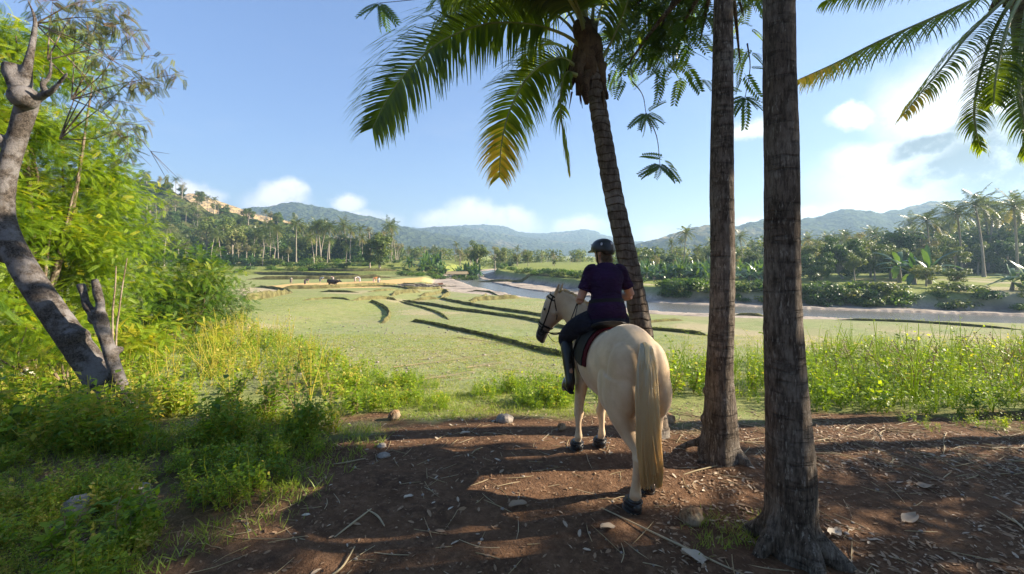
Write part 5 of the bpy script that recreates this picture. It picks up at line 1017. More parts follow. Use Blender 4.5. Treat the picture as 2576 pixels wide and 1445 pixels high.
# ------------------------------------------------------------------ horse
X_, Y_, Z_ = np.eye(3)
HO = np.array([.955, 3.72, 0.0]); HO[2] = float(zg(HO[0], HO[1])) - .0; HR = radians(8.7)
def h2w(p): c, s = cos(HR), sin(HR); p = np.asarray(p, float); return np.array([p[0] * c - p[1] * s, p[0] * s + p[1] * c, p[2]]) + HO
def gz(x, y): q = h2w((x, y, 0)); return float(zg(q[0], q[1])) - HO[2]       # ground height under a point of the horse
horse = empty('horse', tuple(HO), HR)
def coat():
    m, k, out = new_mat('palomino_coat'); P = k.obj(); n = k.noise(P, 3.0, 4, .6); f = k.noise(k.scale(P, 40, 40, 14), 3.0, 3, .6)
    n3 = k.noise(P, 11, 5, .65); col = k.mix(k.ramp(n, .3, .7), (0.45, 0.30, 0.17), (0.63, 0.47, 0.30)); col = k.mix(k.math('MULTIPLY', k.ramp(n3, .5, .72), .4), col, (0.36, 0.25, 0.155)); col = k.mix(k.math('MULTIPLY', f, .25), col, (0.70, 0.56, 0.40))
    def near(c, r0, r1): return k.ramp(k.vmath('LENGTH', k.vmath('SUBTRACT', P, c), out=1), r0, r1, 1.0, 0.0)
    col = k.mix(k.math('MULTIPLY', near((-.46, 1.06, 1.20), .14, .44), .85), col, (0.20, 0.155, 0.125))   # greyish face
    col = k.mix(near((-.475, 1.135, 1.03), .12, .28), col, (0.040, 0.034, 0.032))                       # dark muzzle
    for c, r, am in (((-.20, -.40, 1.02), .16, .35), ((-.24, -.22, 1.12), .10, .3), ((-.13, -.62, .92), .13, .4), ((.10, -.62, 1.08), .10, .3), ((-.15, -.50, .80), .14, .45), ((-.26, -.02, .95), .12, .35), ((-.10, -.60, .25), .16, .4), ((-.18, .46, .25), .16, .3)):   # dusty smudges
        col = k.mix(k.math('MULTIPLY', k.math('MULTIPLY', near(c, r * .3, r), k.ramp(n, .35, .6)), am), col, (0.30, 0.22, 0.155))
    p = principled(k, out, col, .55, k.bump(f, .12, .01), .25); p.inputs['Sheen Weight'].default_value = .25; p.inputs['Sheen Roughness'].default_value = .4; return m
M['coat'] = coat(); M['hair'] = leaf_mat('tail_hair', (0.86, 0.65, 0.31), (0.88, 0.76, 0.50), (0.90, 0.86, 0.74), .5, rough=.45, tgain=(1.1, .98, .62), rnd=0); M['leather'] = plain('black_leather', (0.010, 0.009, 0.009), .7, .2, .3, 20); M['boot'] = plain('hoof_boot', (0.012, 0.012, 0.013), .35, .5, .3, 12); M['pad'] = plain('red_saddle_pad', (0.06, 0.006, 0.009), .9, .1, .3, 40, .3); M['metal'] = plain('steel', (0.45, 0.45, 0.46), .3, .5, .1, 9, Metallic=1.0)
mb = MB()
tr = [(-.70, 1.10, .05, .09), (-.66, 1.11, .13, .18), (-.58, 1.12, .188, .262), (-.46, 1.13, .226, .310), (-.32, 1.125, .237, .335), (-.16, 1.075, .244, .335), (.0, 1.01, .252, .335), (.16, .995, .255, .335), (.32, 1.0, .245, .335), (.44, 1.02, .225, .325), (.54, 1.04, .205, .285), (.63, 1.06, .165, .215), (.69, 1.06, .10, .13)]
loft(mb, [((0, y, z), X_, Z_, a, b) for y, z, a, b in tr], 30, 4)
for s in (-1, 1):
    ball(mb, (s * .104, -.50, 1.10), (.138, .20, .26), n=16); ball(mb, (s * .132, -.56, .96), (.108, .15, .22), n=14); ball(mb, (s * .165, -.33, .92), (.10, .17, .22), n=14); ball(mb, (s * .15, .46, 1.02), (.10, .14, .26), n=14); ball(mb, (s * .125, .58, .96), (.085, .11, .15), n=12)
ball(mb, (0, .40, 1.30), (.07, .20, .07), n=12)
# neck and head
NK = [((0, .50, 1.10), .155, .27), ((-.03, .66, 1.24), .125, .225), ((-.10, .80, 1.375), .098, .180), ((-.19, .91, 1.475), .085, .145), ((-.265, .975, 1.535), .078, .118)]
c_ = np.array([q[0] for q in NK]); T = unit(np.gradient(c_, axis=0)); rows = []
for (c, a, b), t in zip(NK, T):
    side = unit(np.cross(t, Z_)); upn = np.cross(side, t); rows.append((c, side, upn, a, b))
loft(mb, rows, 24, 5)
PO, MU = np.array([-.272, .985, 1.545]), np.array([-.455, 1.115, 1.03]); AX = unit(MU - PO); FN = unit(np.array([-.80, .58, 0])); FN = unit(FN - AX * FN.dot(AX)); SD = np.cross(AX, FN); HL = np.linalg.norm(MU - PO)
HST = [(-.10, .0, .072, .070), (.0, .005, .082, .100), (.14, -.012, .098, .138), (.30, -.022, .102, .142), (.45, -.012, .086, .122), (.62, .0, .066, .092), (.78, .006, .056, .074), (.90, .004, .058, .070), (.98, -.002, .052, .058), (1.03, -.004, .03, .034)]
loft(mb, [(PO + AX * t * HL + FN * o, SD, FN, a, b) for t, o, a, b in HST], 22, 5)
for s in (-1, 1):
    e0 = PO + SD * s * .052 - AX * .035 + FN * .02; e1 = e0 - AX * .135 + SD * s * .012 + np.array([0, 0, .02]); loft(mb, [(e0, SD, FN, .030, .022), (e0 * .6 + e1 * .4, SD, FN, .036, .020), (e0 * .25 + e1 * .75, SD, FN, .024, .014), (e1, SD, FN, .006, .005)], 12, 4)
    ball(mb, PO + AX * .30 * HL + FN * .055 + SD * s * .082, (.025, .025, .022), n=8); ball(mb, PO + AX * .93 * HL + FN * .03 + SD * s * .045, .022, n=8)
    ball(mb, PO + AX * .27 * HL - FN * .06 + SD * s * .055, (.06, .06, .05), n=12)
ball(mb, PO + AX * 1.0 * HL - FN * .035, (.035, .035, .03), n=8)
# legs: rows (x, y, z, across, along)
FEET = {}
def leg(pts, nm):
    loft(mb, [((x, y, z), X_, unit(np.array([0, 1, .0])), a, b) for x, y, z, a, b in pts], 18, 5); FEET[nm] = pts[-1]
for s, fx, fy, nm in ((-1, -.185, .47, 'fl'), (1, .095, .53, 'fr')):
    g0 = gz(fx, fy); leg([(s * .14, .48, .98, .10, .15), (s * .14, .47, .80, .078, .115), (s * .5 * .14 + fx * .5, fy - .01, .62, .060, .078), (fx * .8 + s * .03, fy, .47 + g0 * .5, .048, .056), (fx * .95, fy + .012, .395 + g0, .050, .056), (fx, fy + .0, .33 + g0, .034, .042), (fx, fy - .005, .24 + g0, .029, .038), (fx, fy - .005, .165 + g0, .040, .050), (fx, fy + .02, .115 + g0, .036, .042), (fx, fy + .05, .06 + g0, .044, .052)], nm)
for s, fx, fy, nm in ((-1, -.095, -.62, 'hl'), (1, .155, -.37, 'hr')):
    g0 = gz(fx, fy); dy = fy + .55
    leg([(s * .14, -.46, 1.05, .12, .22), (s * .155, -.46 + dy * .1, .88, .115, .20), (s * .148, -.48 + dy * .3, .74, .098, .150), (s * .06 + fx * .6, -.55 + dy * .55, .62, .072, .106), (fx * .95, -.635 + dy * .85, .515 + g0 * .6, .050, .074), (fx, -.655 + dy, .465 + g0, .052, .070), (fx, -.635 + dy, .39 + g0, .040, .054), (fx, -.605 + dy, .28 + g0, .033, .044), (fx, -.588 + dy, .20 + g0, .036, .046), (fx, -.588 + dy, .158 + g0, .045, .053), (fx, -.565 + dy, .11 + g0, .039, .043), (fx, fy + .01, .06 + g0, .046, .052)], nm)
ho = fuse('body', mb, M['coat'], .011, 5, horse)
for s in (-1, 1):
    mb = MB(); ball(mb, PO + AX * .30 * HL + FN * .060 + SD * s * .092, (.017, .017, .017), n=8); mb.build('eye', M['leather'], horse)
# four black hoof boots
for nm in ('fl', 'fr', 'hl', 'hr'):
    x, y, z, a, b = FEET[nm]; z0 = gz(x, y); mb = MB()
    loft(mb, [((x, y + .02, z0 - .012), X_, Y_, .070, .082), ((x, y + .02, z0 + .012), X_, Y_, .072, .084), ((x, y + .015, z0 + .02), X_, Y_, .066, .078), ((x, y + .0, z0 + .075), X_, Y_, .058, .066), ((x, y - .015, z0 + .10), X_, Y_, .058, .064), ((x, y - .02, z0 + .115), X_, Y_, .050, .056)], 22, 4)
    tube(mb, [[x + .062 * cos(t), y - .01 + .070 * sin(t), z0 + .088] for t in np.linspace(0, 2 * pi, 20)], [.008] * 20, 6); tube(mb, [[x + .066 * cos(t), y + .008 + .074 * sin(t), z0 + .055 + .012 * sin(t)] for t in np.linspace(0, 2 * pi, 20)], [.006] * 20, 6)
    ball(mb, (x, y - .075, z0 + .06), (.035, .02, .035), n=8); mb.build('hoof_boot', M['boot'], horse)
# tail: a hanging core under thousands of strands
mb = MB(); gH = np.random.default_rng(4); TL = np.array([[-.02, -.64, 1.36], [-.04, -.72, 1.35], [-.065, -.775, 1.24], [-.075, -.795, 1.05], [-.07, -.80, .84], [-.055, -.79, .62], [-.035, -.785, .45], [-.03, -.78, .32]])
TWd = [.022, .042, .062, .072, .078, .088, .094, .084]
tube(mb, TL[:-1], np.array(TWd[:-1]) * .62, 14, 5, flat=.6)
for q in range(3200):
    a = gH.uniform(0, 2 * pi); r = gH.uniform(.5, 1.08); ln = gH.uniform(.62, 1.0) if q % 3 else gH.uniform(.88, 1.0); t0 = gH.choice([0, 0, .12, .25, .4]); tt = np.linspace(t0, min(1.0, ln), 9); x_ = np.linspace(0, 1, 8)
    c = np.stack([np.interp(tt, x_, TL[:, z]) for z in range(3)], -1); w_ = np.interp(tt, x_, TWd); ph = a + .06 * np.sin(tt * 4 + a * 2) ; p = c + np.stack([np.cos(ph) * r * w_ + .010 * np.sin(tt * 6 + a * 3), np.sin(ph) * r * w_ * .62, 0 * ph], -1)
    tube(mb, p, np.linspace(.0030, .0012, 9) * gH.uniform(.7, 1.3), 3, tint=np.clip(np.interp(tt, [0, .35, .75, 1], [1, .85, .2, .1]) + gH.normal(0, .12), 0, 1))  # golden lower strands: the sun's glow is put into the hair tint
mb.build('tail', M['hair'], horse)
# mane lying along the crest and a short forelock
mb = MB(); cr = crom(np.array([r[0] + r[2] * r[4] * .97 for r in rows] + [PO - AX * .03 + FN * .02]), 10)
for q in range(420):
    i = gH.uniform(6, len(cr) - 1.01); a = cr[int(i)]; sd = rows[min(4, int(i / 10))][1]; o = sd * (.012 + .02 * gH.random()); p = [a + gH.normal(0, .006, 3)]; L = gH.uniform(.08, .20); d = unit(sd * .9 + np.array([0, 0, .25]))
    for z in range(5): p.append(p[-1] + d * L / 5); d = unit(d + np.array([0, 0, -.55]))
    tube(mb, p, np.linspace(.003, .001, 6), 3, tint=gH.random())
for q in range(70):
    p = [PO - AX * .02 + FN * .06 + SD * gH.normal(0, .02)]; d = unit(FN + AX * .3 + SD * gH.normal(0, .25)); L = gH.uniform(.05, .12)
    for z in range(4): p.append(p[-1] + d * L / 4); d = unit(d + AX * .5 + np.array([0, 0, -.1]))
    tube(mb, p, np.linspace(.003, .001, 5), 3)
mb.build('mane', M['hair'], horse)
# bridle straps follow the head's own section
def hst(t):
    ts = [q[0] for q in HST]; return [np.interp(t, ts, [q[z] for q in HST]) for z in (1, 2, 3)]
def head_pt(t, a, k=1.06):
    o, w_, b = hst(t); return PO + AX * t * HL + FN * (o + b * sin(a) * k) + SD * w_ * cos(a) * k
bridle = MB()
def strap(pts, r=.009): tube(bridle, pts, [r] * len(pts), 8, 2, flat=.45)
strap([head_pt(.64, a) for a in np.linspace(0, 2 * pi, 26)], .010)                      # noseband
strap([head_pt(.70 + .10 * sin(a) * 0 - .04 * (sin(a) < 0), a) for a in np.linspace(0, 2 * pi, 26)], .006)
strap([head_pt(.05, a) for a in np.linspace(0, pi, 16)], .010)                           # browband
for s in (0, pi):
    strap([head_pt(t, s + (.25 if s == 0 else -.25) * (1 - t)) for t in np.linspace(-.02, .80, 14)], .009)
    strap([head_pt(t, s - (.9 if s == 0 else -.9) * (t * 2.2)) for t in np.linspace(.02, .40, 10)], .006)                # throat lash
strap([head_pt(-.02, a) for a in np.linspace(0, pi, 14)], .010)
for s in (-1, 1): c = head_pt(.80, 0 if s > 0 else pi, 1.12); tube(bridle, [c + (AX * cos(t) + FN * sin(t)) * .035 for t in np.linspace(0, 2 * pi, 18)], [.005] * 18, 6)
bridle.build('bridle', M['leather'], horse)
HANDS = [np.array([-.150, .580, 1.555]), np.array([.11, .60, 1.53])]
mb = MB()
for s, hd in ((-1, HANDS[0]), (1, HANDS[1])):
    b = head_pt(.80, 0 if (head_pt(.8, 0) - PO).dot(SD) * s * 1 > 0 else pi, 1.15) if False else head_pt(.80, pi if s > 0 else 0, 1.14)
    nkp = np.array([-.16 if s < 0 else .10, .78, 1.22]) + (0 if s < 0 else np.array([.02, .05, .08])); tube(mb, [b, b * .6 + nkp * .4 + [0, 0, -.06], nkp, nkp * .45 + hd * .55 + [0, 0, -.03], hd], [.007] * 5, 7, 6, flat=.5)
lp = [HANDS[0] + [0, .03, -.02], np.array([-.20, .66, 1.36]), np.array([-.27, .72, 1.16]), np.array([-.30, .84, 1.06]), np.array([-.34, .96, 1.05]), head_pt(.80, 0, 1.15)]; tube(mb, lp, [.006] * 6, 7, 8, flat=.5)
mb.build('rein', M['leather'], horse)
# saddle pad, saddle, girth, stirrup
def over(y0, y1, th0, th1, k, n=18, m_=9):
    """a sheet lying over the back between two stations, from one side to the other"""
    ys = np.linspace(y0, y1, m_); V = []
    for y in ys:
        z, a, b = [np.interp(y, [q[0] for q in tr], [q[w_] for q in tr]) for w_ in (1, 2, 3)]
        V += [[a * k * sin(t), y, z + b * k * cos(t)] for t in np.linspace(th0, th1, n)]
    return np.array(V), np.array([[i * n + j, i * n + j + 1, (i + 1) * n + j + 1, (i + 1) * n + j] for i in range(m_ - 1) for j in range(n - 1)])
def sheet(name, mat, y0, y1, th, k0, k1):
    mb = MB(); v0, f = over(y0, y1, -th, th, k0); v1, _ = over(y0, y1, -th, th, k1); mb.add(v1, f[:, ::-1]); mb.add(v0, f); n, m_ = 18, 9; b = len(v0)
    e = [i * n for i in range(m_)]; e2 = [i * n + n - 1 for i in range(m_)]; top = list(range(n)); bot = [(m_ - 1) * n + j for j in range(n)]; vv = np.vstack([v0, v1]); ff = []
    for L in (e, e2, top, bot): ff += [[L[i], L[i + 1], L[i + 1] + b, L[i] + b] for i in range(len(L) - 1)]
    mb.add(vv, ff); return mb.build(name, mat, horse)
sheet('saddle_pad', M['pad'], .03, .52, 1.6, 1.02, 1.07); sheet('saddle_flap', M['leather'], .10, .50, 1.6, 1.075, 1.11); sheet('girth', M['leather'], .36, .44, pi - .02, 1.008, 1.035)
mb = MB(); loft(mb, [((0, .0, 1.41), X_, Z_, .10, .018), ((0, .03, 1.395), X_, Z_, .15, .03), ((0, .12, 1.365), X_, Z_, .17, .045), ((0, .26, 1.35), X_, Z_, .13, .045), ((0, .38, 1.385), X_, Z_, .11, .045), ((0, .45, 1.43), X_, Z_, .07, .04), ((0, .47, 1.44), X_, Z_, .03, .015)], 20, 4); mb.build('saddle', M['leather'], horse)
FT = [np.array([-.305, .42, .66]), np.array([.31, .42, .66])]
for s, f_ in ((-1, FT[0]), (1, FT[1])):
    mb = MB(); q = f_ + [0, .035, -.012]; tube(mb, [q + [-.055, 0, 0], q + [-.06, 0, .05], q + [-.035, 0, .11], q + [0, 0, .135], q + [.035, 0, .11], q + [.06, 0, .05], q + [.055, 0, 0]], [.008] * 7, 7, 4); tube(mb, [q + [-.058, 0, 0], q + [.058, 0, 0]], [.016, .016], 8, flat=.5); st = mb.build('stirrup', M['metal'], horse)
    mb = MB(); tube(mb, [q + [0, 0, .135], [s * .285, .36, 1.05], [s * .20, .30, 1.28]], [.012] * 3, 6, 4, flat=.4); mb.build('stirrup_strap', M['leather'], horse)
tag(horse, 'cream coloured pony standing under its rider, wearing a bridle and black hoof boots', 'horse')

# ------------------------------------------------------------------ rider
def cloth(name, c):
    m, k, out = new_mat(name); P = k.obj(); f = k.noise(k.scale(P, 1.0, 1.0, 2.6), 7.0, 4, .55, dist=1.2); w_ = k.noise(P, 160, 2, .5); n = k.noise(P, 5, 4, .6)
    principled(k, out, k.mix(k.ramp(n, .3, .7), tuple(x * .75 for x in c), tuple(x * 1.35 for x in c)), .88, k.bump(k.math('ADD', f, k.math('MULTIPLY', w_, .03)), .8, .05), .15); return m
rider = empty('person', tuple(HO), HR)
M['skin'] = plain('skin', (0.40, 0.215, 0.145), .55, .3, .12, 14, **{'Subsurface Weight': .08}); M['shirt'] = cloth('purple_shirt', (0.020, 0.007, 0.030)); M['breeches'] = cloth('dark_breeches', (0.012, 0.012, 0.022)); M['riding_boot'] = plain('riding_boot', (0.010, 0.010, 0.010), .4, .45, .2, 14); M['helmet'] = plain('riding_helmet', (0.012, 0.012, 0.014), .38, .45, .15, 20); M['blond'] = plain('blond_hair', (0.14, 0.09, 0.05), .5, .35, .35, 40)
SPN = [((.025, .215, 1.44), .185, .125), ((.03, .23, 1.53), .180, .120), ((.035, .25, 1.62), .150, .105), ((.045, .275, 1.72), .152, .108), ((.055, .30, 1.81), .168, .112), ((.06, .325, 1.88), .165, .095), ((.065, .345, 1.93), .115, .075), ((.068, .365, 1.965), .062, .058)]
def torso(mb, k=0.0, lo=0, hi=8, extra=0.0):
    S_ = SPN[lo:hi]; loft(mb, [(np.array(c), X_, unit(np.array([0, 1, -.25])), a + k, b + k) for c, a, b in S_], 26, 5)
SH = [np.array([-.105, .325, 1.885]), np.array([.225, .335, 1.885])]; EL = [np.array([-.205, .345, 1.60]), np.array([.345, .345, 1.63])]
KN = [np.array([-.285, .60, 1.16]), np.array([.30, .60, 1.16])]; HPJ = [np.array([-.07, .25, 1.43]), np.array([.12, .25, 1.43])]; AK = [np.array([-.30, .375, .755]), np.array([.305, .375, .755])]
mb = MB(); torso(mb, -.012)
for s in (0, 1):
    tube(mb, [SH[s], SH[s] * .5 + EL[s] * .5, EL[s]], [.060, .049, .042], 14, 4); tube(mb, [EL[s], EL[s] * .6 + HANDS[s] * .4, HANDS[s] * .88 + EL[s] * .12, HANDS[s]], [.042, .044, .029, .026], 14, 4)
    tube(mb, [HPJ[s], HPJ[s] * .5 + KN[s] * .5, KN[s]], [.105, .085, .060], 14, 4); tube(mb, [KN[s], KN[s] * .62 + AK[s] * .38 + [0, -.02, 0], AK[s], FT[s] + [0, -.02, .035]], [.060, .058, .038, .038], 14, 4); tube(mb, [FT[s] + [0, -.06, .035], FT[s] + [0, .05, .03], FT[s] + [0, .12, .02]], [.036, .040, .026], 12, 4)
# head: turned a little to the left, looking down the valley
HC = np.array([.062, .405, 2.075]); hf = unit(np.array([-.45, .88, -.08])); hs = unit(np.cross(hf, Z_)); hu = np.cross(hs, hf)
tube(mb, [np.array([.068, .36, 1.93]), HC + [0, -.005, -.06]], [.056, .050], 14)
loft(mb, [(HC + hu * -.105 + hf * .045, hs, hf, .030, .032), (HC + hu * -.085 + hf * .03, hs, hf, .050, .062), (HC + hu * -.045 + hf * .012, hs, hf, .064, .082), (HC + hu * .0, hs, hf, .071, .092), (HC + hu * .05, hs, hf, .071, .092), (HC + hu * .09, hs, hf, .052, .07), (HC + hu * .108, hs, hf, .02, .028)], 22, 5)
loft(mb, [(HC + hu * .012 + hf * .085, hs, hf, .009, .008), (HC + hu * -.012 + hf * .10, hs, hf, .012, .014), (HC + hu * -.030 + hf * .098, hs, hf, .016, .012), (HC + hu * -.038 + hf * .088, hs, hf, .010, .006)], 10, 3)
ball(mb, HC + hu * -.062 + hf * .083, (.022, .012, .006), n=8); ball(mb, HC + hu * -.072 + hf * .080, (.020, .011, .006), n=8)
for s in (-1, 1): ball(mb, HC + hs * s * .072 + hu * -.012 + hf * -.008, (.010, .020, .030), n=8); ball(mb, HC + hs * s * .032 + hu * .008 + hf * .079, (.014, .010, .010), n=8)
# hands closed round the reins
for s in (0, 1):
    sg = -1 if s == 0 else 1; H0 = HANDS[s]; fw = unit(HANDS[s] - EL[s]); up = unit(np.array([0, 0, 1.0]) - fw * fw[2]); inn = np.cross(up, fw) * sg * 1.0
    loft(mb, [(H0 - fw * .01, inn, up, .020, .028), (H0 + fw * .03, inn, up, .018, .040), (H0 + fw * .062, inn, up, .015, .038)], 14, 3)
    for i in range(4):
        b = H0 + fw * .060 + up * (.030 - .020 * i); L = (.040, .044, .041, .033)[i]; tube(mb, [b, b + fw * L * .55 + inn * .004, b + fw * L * .75 + inn * L * .55, b + fw * L * .25 + inn * L * .95, b - fw * L * .2 + inn * L * .8], [.0092, .009, .0085, .008, .007], 8, 3)
    b = H0 + fw * .015 + up * .032; tube(mb, [b, b + fw * .025 + up * .012 + inn * .012, b + fw * .045 + inn * .026, b + fw * .055 + inn * .032 - up * .006], [.012, .011, .0095, .008], 8, 3)
fuse('body', mb, M['skin'], .0075, 2, rider)
mb = MB(); torso(mb, .010, 0, 8)
gC = np.random.default_rng(3)
for s in (0, 1):
    d = EL[s] - SH[s]; tube(mb, [SH[s] + np.array([.05 * (1 if s == 0 else -1), 0, .01]), SH[s], SH[s] + d * .35, SH[s] + d * .68], [.070, .068, .064, .068], 18, 5)
for z_, y_, a_ in ((1.60, .14, .02), (1.56, .12, .018), (1.50, .10, .02), (1.66, .16, .016)): tube(mb, [[-.11, y_ + .03, z_ - .01], [.02, y_ + .005, z_ - .02], [.17, y_ + .04, z_ + .012]], [.006, .016, .006], 8, 4)
loft(mb, [((.025, .215, 1.405), X_, unit(np.array([0, 1, -.25])), .200, .135), ((.025, .215, 1.45), X_, unit(np.array([0, 1, -.25])), .203, .138), ((.03, .23, 1.53), X_, unit(np.array([0, 1, -.25])), .196, .134), ((.034, .25, 1.585), X_, unit(np.array([0, 1, -.25])), .170, .12)], 26, 4)
fuse('shirt', mb, M['shirt'], .009, 2, rider)
mb = MB(); loft(mb, [((.025, .21, 1.345), X_, Y_, .165, .15), ((.025, .215, 1.39), X_, Y_, .192, .145), ((.025, .22, 1.46), X_, Y_, .190, .130)], 24, 4)
for s in (0, 1): tube(mb, [HPJ[s] + [0, -.03, -.03], HPJ[s] * .5 + KN[s] * .5 + [(-.03, .03)[s], 0, .0], KN[s], KN[s] * .8 + AK[s] * .2], [.135, .112, .080, .068], 18, 5)
fuse('breeches', mb, M['breeches'], .010, 3, rider)
for s in (0, 1):
    mb = MB(); tube(mb, [KN[s] * .86 + AK[s] * .14, KN[s] * .62 + AK[s] * .38 + [0, -.02, 0], KN[s] * .2 + AK[s] * .8, AK[s], FT[s] + [0, -.03, .045]], [.068, .070, .054, .048, .050], 18, 5)
    tube(mb, [FT[s] + [0, -.075, .030], FT[s] + [0, .0, .035], FT[s] + [0, .09, .028], FT[s] + [0, .145, .02]], [.040, .046, .044, .028], 16, 5); b_ = fuse('riding_boot', mb, M['riding_boot'], .008, 2, rider)
    mb = MB(); loft(mb, [(FT[s] + [0, -.11, -.006], X_, Z_, .028, .010), (FT[s] + [0, -.03, -.008], X_, Z_, .034, .010), (FT[s] + [0, .08, -.008], X_, Z_, .042, .009), (FT[s] + [0, .165, .0], X_, Z_, .022, .008)], 14, 4); mb.build('sole', M['leather'], b_)
mb = MB(); loft(mb, [((.033, .245, 1.565), X_, unit(np.array([0, 1, -.25])), .186, .136), ((.034, .248, 1.60), X_, unit(np.array([0, 1, -.25])), .176, .130)], 30, 2); mb.build('belt', M['leather'], rider)
# helmet with peak, harness and four pale vents
mb = MB(); hc = HC + hu * .045
loft(mb, [(hc + hu * -.035 - hf * .005, hs, hf, .104, .127), (hc + hu * .0, hs, hf, .108, .132), (hc + hu * .04, hs, hf, .102, .125), (hc + hu * .075, hs, hf, .080, .10), (hc + hu * .098, hs, hf, .045, .058), (hc + hu * .106, hs, hf, .012, .014)], 30, 5)
loft(mb, [(hc + hu * -.012 + hf * .10, hs, hu, .085, .008), (hc + hu * -.020 + hf * .15, hs, hu, .075, .006), (hc + hu * -.030 + hf * .185, hs, hu, .035, .004)], 20, 3)
loft(mb, [(hc + hu * -.07 - hf * .075, hs, hf, .062, .04), (hc + hu * -.035 - hf * .07, hs, hf, .085, .06), (hc + hu * .0 - hf * .06, hs, hf, .09, .07)], 20, 3)
hm = fuse('helmet', mb, M['helmet'], .007, 2, rider)
M['vent'] = plain('vent_mesh', (0.42, 0.44, 0.48), .4, .4, .1, 20)
for a in (-2.35, -1.35, .6, 2.6):
    n_ = unit(hs * cos(a - .25) * 1.0 + hf * sin(a - .25)); c = hc + hu * .035 + hs * cos(a - .25) * .102 + hf * sin(a - .25) * .124; tn = np.cross(hu, n_); mb = MB(); loft(mb, [(c - n_ * .008 + hu * .004, tn, hu, .013, .018), (c + n_ * .003 + hu * .004, tn, hu, .010, .015)], 12, 2); mb.build('vent', M['vent'], hm)
mb = MB()
for s in (-1, 1): tube(mb, [hc + hs * s * .098 + hu * -.02, HC + hs * s * .080 + hu * -.05 + hf * .012, HC + hs * s * .045 + hu * -.105 + hf * .04, HC + hu * -.122 + hf * .045], [.008] * 4, 7, 5, flat=.4)
mb.build('harness', M['leather'], hm)
mb = MB()
for q in range(320):
    a = gC.uniform(-1, 1); p0 = HC + hu * gC.uniform(-.02, .01) - hf * (.088 - .05 * abs(a)) + hs * a * .072; L = gC.uniform(.06, .11); d = unit(-hu - hf * .15 + hs * gC.normal(0, .18)); p = [p0]
    for z in range(4): p.append(p[-1] + d * L / 4); d = unit(d + hf * .12 + gC.normal(0, .1, 3))
    tube(mb, p, np.linspace(.0035, .0012, 5), 3)
mb.build('hair', M['blond'], rider)
tag(rider, 'person in dark purple shirt and black riding helmet seated on the pony', 'person')
HWm = None
# ------------------------------------------------------------------ animals and people far off in the field
def beast(kind, px, py, L, rz, label, cat, mat):
    b = gp(px, py); o = empty(kind, tuple(b), rz); mb = MB(); k_ = L / 2.2
    loft(mb, [((y, 0, z), Y_, Z_, a, c) for y, z, a, c in ((-1.0, 1.0, .08, .12), (-.9, .98, .26, .30), (-.5, .92, .33, .36), (0, .86, .38, .40), (.4, .90, .33, .37), (.62, .92, .22, .27), (.9, .95, .14, .19), (1.05, .98, .12, .15))], 18, 4)
    loft(mb, [((1.0, 0, 1.05), Y_, unit(np.array([.4, 0, 1])), .11, .15), ((1.2, 0, 1.0), Y_, unit(np.array([.4, 0, 1])), .12, .14), ((1.42, 0, .88), Y_, unit(np.array([.4, 0, 1])), .08, .09), ((1.52, 0, .82), Y_, unit(np.array([.4, 0, 1])), .06, .06)], 14, 3)
    for x, s in ((.42, 1), (.40, -1), (-.72, 1), (-.62, -1)): tube(mb, [[x, s * .2, .85], [x + (.06 if x < 0 else -.02), s * .2, .52], [x - (.05 if x < 0 else 0), s * .19, .40], [x, s * .19, .10], [x + .03, s * .19, 0]], [.15, .085, .065, .05, .07], 10, 4)
    for s in (-1, 1): loft(mb, [((1.05, s * .1, 1.1), X_, Z_, .04, .05), ((1.02, s * .24, 1.08), X_, Z_, .05, .06), ((1.0, s * .32, 1.04), X_, Z_, .01, .01)], 8, 3)
    tube(mb, [[-1.0, 0, 1.05], [-1.08, 0, .8], [-1.1, 0, .45]], [.03, .02, .03], 6, 4); mb.v = [v * k_ for v in mb.v]
    fuse('body', mb, mat, .04 * k_, 2, o)
    mb = MB()
    for s in (-1, 1): tube(mb, np.array([[1.06, s * .08, 1.16], [.98, s * .26, 1.24], [.78, s * .42, 1.26], [.55, s * .40, 1.28]]) * k_, [.04, .035, .025, .006], 7, 4)
    mb.build('horns', M['twig'], o); tag(o, label, cat)
M['hide'] = plain('dark_hide', (0.035, 0.030, 0.030), .8, .2, .3, 4); M['red_hide'] = plain('red_hide', (0.10, 0.045, 0.025), .8, .2, .3, 4)
beast('buffalo', 838, 723, 1.8, -.15, 'dark buffalo grazing on the straw coloured strip of field', 'buffalo', M['hide']); beast('cow', 1103, 727, 1.5, pi + .3, 'small reddish brown cow near the river end of the field', 'cow', M['red_hide'])
